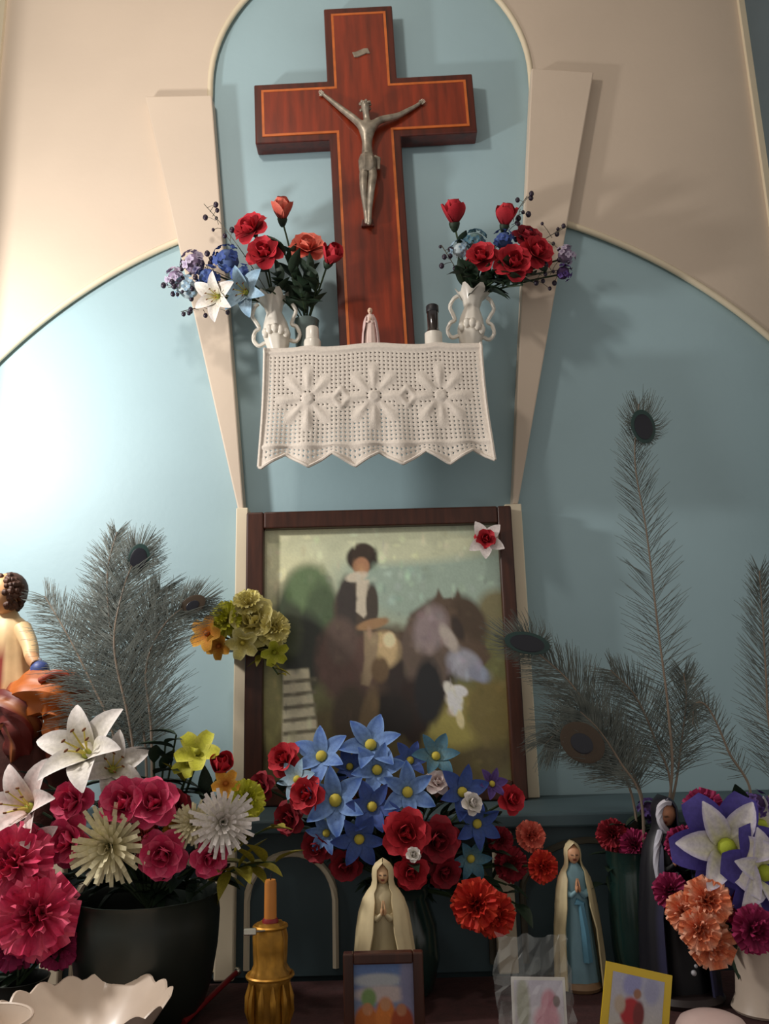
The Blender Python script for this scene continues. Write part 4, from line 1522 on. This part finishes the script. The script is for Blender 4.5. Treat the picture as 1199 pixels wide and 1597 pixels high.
# ------------------------------------------------------------------ right bouquet
YR = -.48
for kind, px, py, sz, dy, cn, ti, lab in [
    ('star', 1135, 1322, 150, -.02, 'PURPLEWHITE', (-.1, .05), 'large purple edged white star lily with yellow green centre'),
    ('star', 1196, 1362, 130, -.03, 'PURPLEWHITE', (.2, -.1), 'purple edged white star lily cut by the right edge'),
    ('star', 1190, 1285, 84, .02, 'PURPLEWHITE', (.3, .3), 'smaller purple edged star lily upper right at the edge'),
    ('carnation', 1100, 1256, 62, .02, 'MAGENTA', (-.1, .6), 'magenta carnation topmost in the right bouquet'),
    ('carnation', 1066, 1318, 56, .03, 'MAGENTA', (-.4, .1), 'dark magenta carnation between the dark statue and the large star lily'),
    ('carnation', 1046, 1392, 54, .0, 'MAGENTA', (-.4, -.1), 'magenta carnation lowest left, left of the orange carnations'),
    ('carnation', 1106, 1406, 72, -.04, 'ORANGE', (-.1, .1), 'orange carnation topmost of the orange cluster at right'),
    ('carnation', 1068, 1424, 58, -.03, 'ORANGE', (-.4, .0), 'orange carnation leftmost of the orange cluster at right'),
    ('carnation', 1094, 1452, 62, -.05, 'ORANGE', (-.1, -.1), 'orange carnation in the middle of the orange cluster'),
    ('carnation', 1116, 1478, 72, -.04, 'ORANGE', (.1, -.3), 'orange carnation lowest of the orange cluster at right'),
    ('carnation', 1140, 1412, 54, -.02, 'ROSEPINK', (.2, .1), 'pink carnation between the orange cluster and the star lilies'),
    ('carnation', 1182, 1452, 70, -.06, 'MAGENTA', (.2, -.1), 'magenta carnation just above the cream vase at right edge'),
    ('cluster', 1180, 1252, 54, .03, 'PURPLE', (.3, .4), 'dark purple hydrangea at the upper right edge'),
    ('rose', 1176, 1416, 28, -.04, 'WHITE', (.3, .3), 'tiny white rose below the purple star lilies'),
]:
    F(kind, cn, px, py, sz, YR + dy, rw_, lab, ti, leaves=1)
for px, py, w_ in [(1150, 1400, 'between the large star lily and the pink carnation'), (1120, 1370, 'under the large purple and white star lily'), (1160, 1270, 'above the large purple and white star lily'),
                   (1085, 1350, 'left of the large purple and white star lily'), (1190, 1490, 'over the cream vase at the right edge'), (1150, 1490, 'right of the lowest orange carnation')]:
    leaf_sprig(px, py, YR + .04, rw_, 'dark leaf sprig ' + w_, 'leaf sprigs in the right bouquet', 6, .05)
F('carnation', 'MAGENTA', 990, 1318, 50, -.36, rr_, 'dark magenta carnation left of the dark statue head', (-.3, .2))
F('carnation', 'CRIMSON', 955, 1300, 48, -.34, rr_, 'dark crimson carnation between the Virgin and the dark statue', (-.2, .3))
F('cluster', 'PURPLE', 1012, 1262, 46, -.34, rr_, 'purple hydrangea just above the dark statue head', (0, .5), leaves=0)
for px, py, w_ in [(960, 1340, 'below the dark crimson carnation by the teal vase'), (945, 1380, 'right of the slender Virgin'), (975, 1290, 'between the crimson and magenta carnations on the teal vase'), (1000, 1300, 'just left of the dark statue head')]:
    leaf_sprig(px, py, -.33, rr_, 'dark leaf sprig ' + w_, 'leaf sprigs in the teal vase', 6, .04)


# ------------------------------------------------------------------ peacock feathers
def feather(label, path, Y, L0, eye=None, dens=110, t0=.25, Ya=None, droop=.25, bw=.0005, tip=True, fan=(36, 74), lean=(0, 0)):
    Ya = Y if Ya is None else Ya
    n0 = len(path) - 1
    pts = [P(x, y, Y + (Ya - Y) * i / n0) for i, (x, y) in enumerate(path)]
    root = pts[0].copy()
    u_ = S(1, root)
    sp = smooth_path([p_ - root for p_ in pts], 12)
    t = thing('peacock_feather', label, 'feather', root, 0, 'peacock feathers')
    n = len(sp)
    b = MB()
    b.tube(sp, [.0024 * (1 - .8 * i / n) + .0003 for i in range(n)], 6)
    b.build('shaft', M['shaft'], t)
    b = MB()
    rr = random.Random(int(path[-1][0] * 3 + path[-1][1]))
    dens = int(dens * 1.5)
    for k in range(dens):
        f = t0 + (1 - t0) * k / dens
        i = min(n - 2, int(f * (n - 1)))
        q = sp[i].lerp(sp[i + 1], f * (n - 1) - i)
        tg = (sp[i + 1] - sp[i]).normalized()
        nrm = Vector((lean[0], -1, lean[1])).normalized()
        side = tg.cross(nrm).normalized()
        for sg in (-1, 1):
            L_ = L0 * u_ * 1.18 * (.55 + .45 * math.sin(PI * min(1, f * 1.05))) * rr.uniform(.75, 1.15)
            a = R(rr.uniform(*fan)) * (1.25 - .7 * f)
            d = (tg * math.cos(a) + side * sg * math.sin(a) + nrm * rr.uniform(-.25, .3)).normalized()
            m1 = q + d * L_ * .5
            e_ = q + d * L_ + (tg * .25 - Vector((0, 0, droop))) * L_ * .45
            wv = d.cross(nrm).normalized() * bw
            b.add([q - wv, q + wv, m1 + wv, m1 - wv, e_ + wv * .5, e_ - wv * .5], [(0, 1, 2, 3), (3, 2, 4, 5)])
    if eye:
        ec = P(eye[0], eye[1], Ya) - root
        for k in range(150):
            a = rr.uniform(0, 2 * PI)
            d = Vector((math.cos(a), rr.uniform(.0, .25), math.sin(a)))
            q = ec + Vector((d.x * eye[2] * .8, 0, d.z * eye[3] * .8)) * u_
            L_ = rr.uniform(.5, 1.1) * 34 * u_
            tg = (sp[-1] - sp[-6]).normalized()
            m1 = q + (d + tg * .35) * L_ * .5
            e_ = q + (d + tg * .7) * L_ * .9
            wv = d.cross(Vector((0, -1, 0))).normalized() * bw
            b.add([q - wv, q + wv, m1 + wv, m1 - wv, e_ + wv * .5, e_ - wv * .5], [(0, 1, 2, 3), (3, 2, 4, 5)])
    o = b.build('barbs', M['barb'], t)
    o['kind'] = 'stuff'
    if eye:
        ex, ey, rx, ry_, an, mats = eye
        c = P(ex, ey, Ya - .016) - root
        base = Matrix.Translation(c) @ Matrix.Rotation(R(an), 4, 'Y')
        key = 'eyedisc'
        if key not in MESHC:
            q = MB()
            q.ball((0, 0, 0), (1, .06, 1), 20, 12)
            MESHC[key] = q
        for j, (mn, sc, dy) in enumerate(mats):
            k2 = ('eye', mn)
            if k2 not in MESHC:
                MESHC[k2] = MESHC[key].mesh('eye', M[mn])
            mx = base @ Matrix.Translation((0, -.0012 * j, -.12 * ry_ * u_ * (1 - sc))) @ Matrix.Diagonal((rx * u_ * sc, .012, ry_ * u_ * sc, 1))
            if j == 0:
                eo, m0 = link('eye', MESHC[k2], t, mx), mx
            else:
                link('eye_ring', MESHC[k2], eo, m0.inverted() @ mx)
    return t


EYE = [('eyebronze', 1.0, 0), ('eyeteal', .74, 0), ('eyeblue', .48, 0)]
DARK = [('eyeteal', 1.0, 0), ('eyeblue', .75, 0)]
BRZ = [('eyebronze', 1.0, 0), ('eyeblue', .5, 0)]
a_, c_ = -.41, -.39
feather('peacock feather with dark eye standing tallest at left', [(228, 1385), (205, 1150), (178, 1010), (192, 920), (216, 858)], a_, 92, (216, 872, 21, 30, 8, DARK), 190, Ya=-.25)
feather('peacock feather bending right toward the yellow flowers', [(238, 1385), (236, 1150), (228, 1040), (258, 972), (304, 935)], a_ + .01, 80, (300, 944, 26, 17, -30, BRZ), 170, Ya=-.25)
feather('peacock feather leaning left behind the orange draped figurine', [(215, 1385), (180, 1160), (140, 1060), (105, 990), (70, 930)], a_, 74, None, 150, Ya=-.25)
feather('broad peacock feather low at left above the white lilies', [(222, 1385), (208, 1180), (160, 1090), (150, 990), (165, 930)], c_, 88, None, 190, Ya=-.24)
feather('peacock feather filling the middle of the left feathers', [(230, 1385), (226, 1160), (205, 1060), (220, 980), (250, 920)], c_, 84, None, 190, Ya=-.24)
feather('pale peacock feather tip rising high at left', [(225, 1385), (200, 1150), (172, 980), (168, 890), (182, 830)], c_ + .02, 54, None, 130, .45, Ya=-.24)

v_ = -.34
feather('tall peacock feather at right with dark eye highest on the blue wall', [(1008, 1395), (1046, 1230), (1042, 1110), (1026, 980), (1008, 830), (990, 720), (996, 630)], v_, 56,
        (1003, 665, 21, 31, -6, DARK), 130, .22)
feather('peacock feather arching left across the picture edge', [(1000, 1395), (985, 1240), (930, 1130), (885, 1060), (815, 1000)], v_, 66, (822, 1003, 38, 18, 12, DARK), 170, .3)
feather('peacock feather with large bronze eye right of the picture', [(1004, 1395), (1000, 1250), (968, 1190), (935, 1140), (905, 1110)], v_ - .02, 62, (908, 1158, 38, 30, 35, BRZ), 150, .3)
feather('thin peacock feather with curled tip right of the tall one', [(1014, 1395), (1165, 1260), (1135, 1170), (1105, 1105), (1084, 1098), (1080, 1130)], v_, 26, None, 70, .3)
feather('peacock feather rising along the right edge', [(1016, 1395), (1196, 1250), (1196, 1100), (1190, 980), (1184, 890)], v_, 52, None, 120, .3)
feather('short peacock feather fanning left of the tall shaft', [(1006, 1395), (1046, 1240), (1020, 1150), (990, 1085), (952, 1045)], v_ + .02, 58, None, 100, .3)
feather('drooping peacock feather low before the bronze eye', [(1002, 1395), (1000, 1240), (950, 1160), (890, 1130), (850, 1160)], v_ + .02, 62, None, 130, .3)
feather('short peacock feather right of the tall shaft', [(1010, 1395), (1050, 1240), (1062, 1160), (1070, 1090), (1066, 1050)], v_ + .03, 50, None, 80, .35)

# ------------------------------------------------------------------ statues
loc = on_table(600, 1500, -.44)
hh = P(600, 1342, -.44).z - TZ
t = thing('virgin_statue', 'ivory Virgin statue with praying hands behind the small framed picture', 'statue', loc)
b = MB()
b.lathe([(.040, 0), (.042, .004), (.040, .012), (.034, .016)], 24, col=lin((150, 120, 80)))
b.build('base', M['paint'], t)
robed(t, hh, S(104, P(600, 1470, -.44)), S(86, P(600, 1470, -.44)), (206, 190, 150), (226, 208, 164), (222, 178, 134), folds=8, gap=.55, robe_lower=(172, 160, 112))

loc = on_table(908, 1548, -.345)
hh = P(904, 1312, -.345).z - TZ
t = thing('virgin_statue', 'slender Virgin statue in pale blue robe and cream mantle', 'statue', loc)
b = MB()
b.lathe([(.030, 0), (.032, .005), (.028, .012)], 20, col=lin((140, 110, 80)))
b.build('base', M['paint'], t)
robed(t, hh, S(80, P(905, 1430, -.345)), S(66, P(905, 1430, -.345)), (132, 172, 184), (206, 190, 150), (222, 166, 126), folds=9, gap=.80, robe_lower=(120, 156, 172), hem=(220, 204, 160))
b = MB()
b.tube([(x * hh, y * hh, z * hh) for x, y, z in [(-.02, -.085, .60), (.02, -.09, .585), (.03, -.10, .4), (.035, -.105, .2)]], [.006, .006, .007, .008], 6, lin((96, 150, 176)))
b.build('sash', M['paint'], t)

loc = on_table(1064, 1560, -.40)
hh = P(1030, 1242, -.40).z - TZ
t = thing('robed_statue', 'dark navy robed statue with white veil edge among the right flowers', 'statue', loc)
b = MB()
b.lathe([(.060, 0), (.063, .006), (.058, .014)], 24, col=lin((40, 30, 30)))
b.build('base', M['paint'], t)
robed(t, hh, S(122, P(1074, 1480, -.40)), S(110, P(1074, 1480, -.40)), (15, 15, 22), (17, 17, 27), (206, 144, 110), folds=7, gap=.62, headtilt=(R(12), 0, R(-35)), hem=(40, 40, 70), hand=True)
b = MB()
hr = hh * .07
pts = [(-.26, -.40, -1.1), (-.62, -.55, -.6), (-.74, -.5, 0), (-.6, -.5, .65), (-.2, -.55, 1.0), (.2, -.5, 1.0)]
b.tube(smooth_path([(x * hr, y * hr - .01, z * hr + hh * .905) for x, y, z in pts], 5), .0055, 6, lin((206, 204, 214)))
b.tube(smooth_path([(-.03, -.05, .83), (-.045, -.06, .76), (-.05, -.065, .66), (-.044, -.07, .58)], 5) if False else
       smooth_path([(x * hh, y * hh, z * hh) for x, y, z in [(-.05, -.06, .83), (-.085, -.09, .76), (-.10, -.10, .66), (-.09, -.11, .56)]], 5), .005, 6, lin((196, 196, 210)))
b.build('veil_edge', M['paint'], t)
b = MB()
for k in range(16):
    f = k / 15
    b.ball((.01 * math.sin(f * 9), -(.105 + .07 * f) * hh * 1.05, (.62 - .45 * f) * hh), .0028 if k % 5 else .0042, 7, 5)
b.build('rosary', M['beads'], t)

# seated figurine at the left edge, on the ledge
FY = -.215
p0 = P(30, 1190, FY)
fs_ = Vector((p0.x, FY, SZ))
u_ = S(1, p0)
t = thing('seated_figurine', 'painted figurine with brown curls in cream and orange robes at left edge', 'figurine', fs_)


def fl(px, py, dy=0):
    v = P(px, py, FY + dy)
    return Vector((v.x, v.y, v.z)) - fs_


zr = (P(40, 1160, FY) - fs_).z
b = MB()
n = 28
b.loft([(0, fl(35, 1200).x, 0, 95 * u_, .075, .06, 7), (.02, fl(35, 1200).x, 0, 98 * u_, .075, .08, 7), (max(.03, zr), fl(40, 1160).x, 0, 84 * u_, .065, .08, 6), (zr + .03, fl(45, 1130).x, 0, 66 * u_, .05, .1, 5)], 28)
b.build('rock_base', M['rock'], t)
tun, red_, org, skn = lin((224, 190, 140)), lin((136, 44, 30)), lin((184, 96, 26)), lin((214, 160, 112))
b = MB()
c1 = [fl(20, y) for y in (1140, 1100, 1060, 1030, 1000, 975, 962, 950)]
rad = [52, 50, 42, 36, 38, 34, 18, 11]
b.loft([(c1[i].z, c1[i].x - 6 * u_, 0, rad[i] * u_, rad[i] * u_ * .7, .05 if i < 5 else 0, 9) for i in range(8)], 32,
       lambda i, th: org if i < 2 else (red_ if (i < 4 and math.sin(th * 2) > -.2) else tun))
b.build('robe', M['paint'], t)
b = MB()
kn = [fl(18, 1105, -.02), fl(52, 1085, -.05), fl(88, 1082, -.06), fl(106, 1100, -.055), fl(100, 1140, -.045), fl(84, 1172, -.03)]
kp = smooth_path(kn, 6)
b.tube(kp, [(27 + 12 * math.sin(PI * i / 30) + 2.5 * math.sin(i * 1.1) - i * .2) * u_ for i in range(31)], 26, org)
dark_o = lin((120, 48, 22))
for i, v in enumerate(b.v):
    ring_, k_ = divmod(i, 26)
    if ring_ < 31:
        f_ = 1 + .15 * math.cos(6 * 2 * PI * k_ / 26 + ring_ * .16)
        b.v[i] = kp[ring_] + (v - kp[ring_]) * f_
        if ring_ > 27 or ring_ < 3:
            b.c[i] = dark_o
b.build('draped_knee', M['paint'], t)
b = MB()
kq = smooth_path([fl(-20, 1110, -.02), fl(8, 1100, -.06), fl(30, 1115, -.07), fl(34, 1150, -.06), fl(26, 1185, -.04)], 6)
b.tube(kq, [(18 + 6 * math.sin(PI * i / 24) + 1.5 * math.sin(i * 1.3)) * u_ for i in range(25)], 24, lin((110, 34, 26)))
for i, v in enumerate(b.v):
    ring_, k_ = divmod(i, 24)
    if ring_ < 25:
        b.v[i] = kq[ring_] + (v - kq[ring_]) * (1 + .16 * math.cos(6 * 2 * PI * k_ / 24 + ring_ * .2))
        if k_ % 8 < 2:
            b.c[i] = lin((150, 84, 40))
b.build('red_mantle', M['paint'], t)
b = MB()
b.tube(smooth_path([fl(62, 1062, -.09), fl(88, 1050, -.095), fl(112, 1058, -.09), fl(122, 1080, -.08)], 5), [5 * u_] * 16, 8, lin((150, 56, 26)))
b.build('hem_fold', M['paint'], t)
b = MB()
b.tube(smooth_path([fl(34, 980, -.01), fl(46, 1005, -.03), fl(50, 1025, -.05), fl(56, 1036, -.06)], 6), [(15 - i * .35) * u_ for i in range(19)], 10,
       [tun if i < 12 * 10 else skn for i in range(190)])
hp = fl(58, 1040, -.062)
for k in range(4):
    b.tube([hp + Vector(((k - 1.5) * 3 * u_, 0, 0)), hp + Vector(((k - 1.5) * 3.2 * u_ + 3 * u_, -.004, -6 * u_)), hp + Vector(((k - 1.5) * 3.2 * u_ + 3 * u_, -.002, -11 * u_))], [2.2 * u_, 2 * u_, 1.5 * u_], 5, skn)
b.tube([hp + Vector((-6 * u_, 0, 0)), hp + Vector((-8 * u_, -.005, -5 * u_)), hp + Vector((-5 * u_, -.006, -9 * u_))], [2.4 * u_, 2.2 * u_, 1.6 * u_], 5, skn)
b.build('arm', M['paint'], t)
b = MB()
b.ball(fl(62, 1046, -.060), (15 * u_, 13 * u_, 16 * u_), 14, 10, lin((56, 76, 140)))
b.tube([fl(62, 1034, -.06), fl(62, 1026, -.06)], [4 * u_, 2 * u_], 6, lin((180, 180, 190)))
b.build('blue_orb', M['paint'], t)
hd = head_mesh(33 * u_, (222, 168, 118))
link('head', hd.mesh('head', M['paint']), t, Matrix.Translation(fl(10, 926, -.01)) @ Euler((0, 0, R(-25))).to_matrix().to_4x4())
b = MB()
hc2 = fl(10, 926, -.01)
rr = random.Random(9)
b.ball(hc2 + Vector((4 * u_, 6 * u_, 6 * u_)), (27 * u_, 27 * u_, 30 * u_), 14, 10)
for k in range(260):
    d = Vector((rr.uniform(-1, 1), rr.uniform(-1, 1), rr.uniform(-1, 1))).normalized()
    if (d.y < -.25 and d.z < .55 and abs(d.x + .35) < .7) or d.z < -.75:
        continue
    b.ball(hc2 + Vector((d.x * 27 * u_, d.y * 29 * u_, d.z * 32 * u_)), rr.uniform(3.5, 6) * u_, 6, 5)
b.build('curly_hair', M['hair'], t)

# ------------------------------------------------------------------ small things on the table
# framed holy card
pf = P(597, 1484, -.62)
wd = S(124, pf)
ht = pf.z - TZ
t = thing('framed_holy_card', 'small holy picture in a dark red frame before the ivory Virgin', 'picture', (pf.x, -.62, TZ))
fr = S(16, pf)
for c_, sz in [((-wd / 2 + fr / 2, 0, ht / 2), (fr, .016, ht)), ((wd / 2 - fr / 2, 0, ht / 2), (fr, .016, ht)), ((0, 0, ht - fr / 2), (wd - 2 * fr, .016, fr)), ((0, 0, fr / 2), (wd - 2 * fr, .016, fr))]:
    b = MB()
    b.box(c_, sz)
    bevel(b.build('frame_rail', M['darkwood'], t, smooth=False), .002)
b = MB()
b.box((0, .004, ht / 2), (wd - 2 * fr + .002, .006, ht - 2 * fr + .002))
b.build('backing', M['whitewood'], t, smooth=False)
b = MB()
b.add([(-.012, .008, ht * .8), (.012, .008, ht * .8), (.012, .06, .001), (-.012, .06, .001), (-.012, .011, ht * .8), (.012, .011, ht * .8), (.012, .063, .001), (-.012, .063, .001)],
      [(0, 1, 2, 3), (4, 7, 6, 5), (0, 4, 5, 1), (1, 5, 6, 2), (2, 6, 7, 3), (3, 7, 4, 0)])
b.build('easel_leg', M['darkwood'], t, smooth=False)
painted('card_print', wd - 2 * fr, ht - 2 * fr, 60, 60, ((84, 116, 170), (150, 150, 150)),
        [E_(590, 1525, 40, 10, 0, (176, 180, 184), .8), E_(600, 1545, 50, 12, 0, (196, 180, 176), .8), E_(574, 1550, 12, 14, 0, (120, 150, 90), .8), E_(640, 1530, 16, 60, 0, (130, 130, 160), 1),
         E_(570, 1586, 20, 26, 0, (188, 104, 40), .5), E_(600, 1580, 16, 30, 0, (206, 120, 50), .5), E_(626, 1588, 18, 26, 0, (160, 70, 34), .5), E_(572, 1566, 8, 9, 0, (190, 130, 90), .6), E_(600, 1560, 8, 9, 0, (196, 140, 100), .6), E_(625, 1568, 8, 9, 0, (180, 120, 86), .6),
         E_(598, 1650, 60, 40, 0, (110, 80, 60), .8)],
        t, (0, -.0005, ht / 2), None, (551, 1500, 645, 1500 + 94 * (ht - 2 * fr) / (wd - 2 * fr)))


def card(name, label, px, py, w_px, h_px, Y, roll, border, bg, shapes, box, bw=.08, yaw=0):
    """a card standing on the table with its top middle at the given place"""
    p_ = P(px, py, Y)
    wd_ = S(w_px, p_)
    ht_ = S(h_px, p_)
    t = thing(name, label, 'card', (p_.x, Y, p_.z - ht_ / 2))
    t.rotation_euler = (R(-8), roll, yaw)
    b = MB()
    b.box((0, .0015, 0), (wd_, .003, ht_), col=lin(border))
    b.build('card_board', M['print'], t, smooth=False)
    painted('card_print', wd_ * (1 - 2 * bw), ht_ - wd_ * 2 * bw, 50, 60, bg, shapes, t, (0, -.0006, 0), None, box)
    return t


ty = P(975, 1511, -.64)
hcard = (ty.z - TZ)
card('holy_card', 'yellow bordered holy card tilted before the dark statue', 985, 1511, 104, hcard / S(1, ty) * .94, -.64, R(13), (226, 190, 40), ((176, 176, 200), (206, 196, 170)),
     [E_(965, 1540, 16, 22, 20, (150, 150, 196), .8), E_(1000, 1545, 14, 24, 0, (160, 160, 190), .8), E_(975, 1556, 7, 9, 0, (160, 110, 84), .5), E_(966, 1590, 20, 26, 0, (178, 24, 34), .5), E_(980, 1592, 10, 24, 0, (120, 30, 30), .6),
      E_(945, 1580, 10, 16, 0, (190, 170, 150), .8), E_(970, 1640, 36, 30, 0, (150, 60, 50), .7)], (928, 1525, 1022, 1660), .11)
p_ = P(838, 1526, -.62)
card('holy_card', 'pale holy card in clear wrap beside the slender Virgin', 838, 1526, 84, (P(838, 1526, -.62).z - TZ) / S(1, p_) * .95, -.62, R(2), (214, 210, 204), ((196, 190, 206), (206, 196, 196)),
     [E_(855, 1570, 14, 20, 0, (196, 120, 140), .7), E_(868, 1566, 6, 8, 0, (90, 50, 46), .6), E_(850, 1590, 22, 18, 0, (206, 140, 156), .8), E_(810, 1570, 12, 40, 0, (160, 160, 140), .9)], (796, 1538, 880, 1640), .05)
# crumpled wrap around that card: faceted clear sheet
pw_ = P(832, 1500, -.655)
b = MB()
rr = random.Random(2)
nx, ny = 14, 14
w0, h0 = S(118, pw_), pw_.z - TZ + S(40, pw_)
vs = []
for j in range(ny + 1):
    for i in range(nx + 1):
        x = (i / nx - .5) * w0 * (1 + .15 * rr.uniform(-1, 1) * (j / ny)) * (1 - .25 * max(0, j / ny - .7))
        z = h0 * j / ny + rr.uniform(-.004, .004) * (1 if j else 0)
        vs.append((x, -.02 * math.cos((i / nx - .5) * 2.6) + rr.uniform(-.006, .006), z))
fs = []
for j in range(ny):
    for i in range(nx):
        a = j * (nx + 1) + i
        fs += [(a, a + 1, a + nx + 2), (a, a + nx + 2, a + nx + 1)]
b.add(vs, fs)
o = b.build('plastic_wrap', M['plastic'], smooth=False)
o.location = (pw_.x, -.645, TZ + .001)
tag(o, 'crumpled clear plastic wrap in front of the pale holy card', 'wrap')

# gilt candlestick with honey candle
loc = on_table(421, 1560, -.60)
kk = P(421, 1438, -.60).z - TZ
kt = P(421, 1372, -.60).z - TZ
cu = S(1, P(421, 1500, -.60))
t = thing('candlestick', 'gilt ornate candlestick with thin honey candle left of the small picture', 'candlestick', loc)
prof = [(44, 0), (46, .03), (38, .10), (30, .16), (34, .24), (37, .40), (36, .56), (40, .62), (34, .66), (29, .70), (30, .80), (31, .90), (28, .96), (24, 1.0)]
b = MB()
b.lathe([(r_ * .84 * cu, z * kk) for r_, z in prof], 40, lambda i, th: (1 + .07 * math.cos(8 * th + i * .5), 0))
b.build('body', M['gold'], t)
for z, r_ in ((.16, 28), (.62, 35), (.97, 25)):
    b = MB()
    b.tube([(r_ * cu * math.cos(a), r_ * cu * math.sin(a), z * kk) for a in [2 * PI * i / 28 for i in range(29)]], 3 * cu, 6)
    b.build('ring', M['gold'], t)
for k in range(6):
    a = -PI / 2 + (k - 2.5) * .55
    b = MB()
    pts = [(r_ * cu * math.cos(a), r_ * cu * math.sin(a), z * kk) for r_, z in ((30, .28), (34, .38), (34, .48), (31, .58))]
    b.tube(pts, [2 * cu, 5 * cu, 5 * cu, 1.5 * cu], 6)
    b.build('relief_leaf', M['gold'], t)
b = MB()
b.lathe([(13 * cu, kk * .99), (13 * cu, kk * 1.012), (11 * cu, kk * 1.03)], 16)
b.build('red_collar', M['red'], t)
b = MB()
b.lathe([(10 * cu, kk * .98), (9.5 * cu, kt * .98), (8 * cu, kt), (2 * cu, kt * .998)], 16)
b.build('candle', M['wax'], t)
b = MB()
b.tube([(0, 0, kt * .995), (.001, 0, kt + .008)], .001, 5)
b.build('wick', M['black'], t)
# small bright clip beside it
p_ = P(390, 1453, -.63)
t = thing('metal_clip', 'small bright metal clip at the left of the gilt candlestick', 'clip', (p_.x, p_.y, p_.z))
b = MB()
b.box((0, 0, 0), (S(20, p_), .006, S(10, p_)))
bevel(b.build('plate', M['metal'], t, smooth=False), .0015)
b = MB()
b.tube([(S(8, p_), 0, 0), (S(20, p_), .006, -.001), (S(28, p_), .014, -.002)], .0012, 5)
b.build('wire', M['metal'], t)

# scalloped bowl
pb_ = P(132, 1562, -.62)
bw_ = S(132, pb_)
bh = pb_.z - TZ
t = thing('scalloped_bowl', 'cream bowl with scalloped rim at the bottom left', 'bowl', (pb_.x, -.62, TZ))
NS = 18


def sc(i, th):
    if i in (4, 5, 6):
        return 1 + .04 * (abs(math.cos(NS * th / 2)) - .5), .009 * (abs(math.cos(NS * th / 2)) - .6)
    return 1, 0


b = MB()
b.lathe([(bw_ * .42, 0), (bw_ * .44, .004), (bw_ * .62, bh * .35), (bw_ * .86, bh * .75), (bw_ * .985, bh * .98), (bw_, bh), (bw_ * .97, bh * 1.0), (bw_ * .84, bh * .78), (bw_ * .60, bh * .40), (bw_ * .3, bh * .2), (.002, bh * .16)], 110, sc)
b.build('body', M['bowl'], t)
b = MB()
b.lathe([(bw_ * .40, 0.0), (bw_ * .42, .0), (bw_ * .45, .006), (bw_ * .44, .010)], 40)
b.build('foot_ring', M['bowl'], t)

p_ = P(5, 1592, -.70)
t = thing('saucer', 'small cream saucer edge at the bottom left corner', 'saucer', (p_.x - .03, -.70, TZ))
b = MB()
hz = max(.012, p_.z - TZ)
b.lathe([(.028, 0), (.03, .002), (.05, hz * .7), (.062, hz), (.058, hz), (.03, .006), (.002, .005)], 32)
b.build('dish', M['bowl'], t)
b = MB()
b.tube([(.06 * math.cos(a), .06 * math.sin(a), hz) for a in [2 * PI * i / 36 for i in range(37)]], .0022, 6)
b.build('rim', M['bowl'], t)

# pale pink lidded dish at the bottom right
p_ = P(1108, 1578, -.58)
rz_ = p_.z - TZ
rr_p = S(52, p_)
t = thing('lidded_dish', 'pale pink domed lidded dish at the bottom right', 'dish', (p_.x, -.58, TZ))
b = MB()
b.lathe([(rr_p * .6, 0), (rr_p * .64, .003), (rr_p * .98, rz_ * .45), (rr_p * 1.04, rz_ * .5)], 36)
b.build('dish', M['pinkbowl'], t)
b = MB()
b.lathe([(rr_p * 1.04, rz_ * .505), (rr_p * 1.05, rz_ * .54), (rr_p * .92, rz_ * .76), (rr_p * .66, rz_ * .90), (rr_p * .3, rz_ * .985), (.002, rz_)], 36)
b.build('lid', M['pinkbowl'], t)

# red lacquered stick lying between the vase and the candlestick
a1, a2 = P(286, 1575, -.47), P(356, 1528, -.40)
a1 = Vector((a1.x, -.47, TZ + .007))
a2 = Vector((a2.x, -.32, TZ + .03))
t = thing('red_stick', 'dark red stick leaning between the green vase and the candlestick', 'stick', a1)
b = MB()
b.tube([(0, 0, 0), (a2 - a1) * .5, a2 - a1], [.005, .0045, .004], 8)
b.build('rod', M['red'], t)
b = MB()
b.ball(a2 - a1, (.0065, .0065, .0065), 10, 7)
b.build('knob', M['metal'], t)
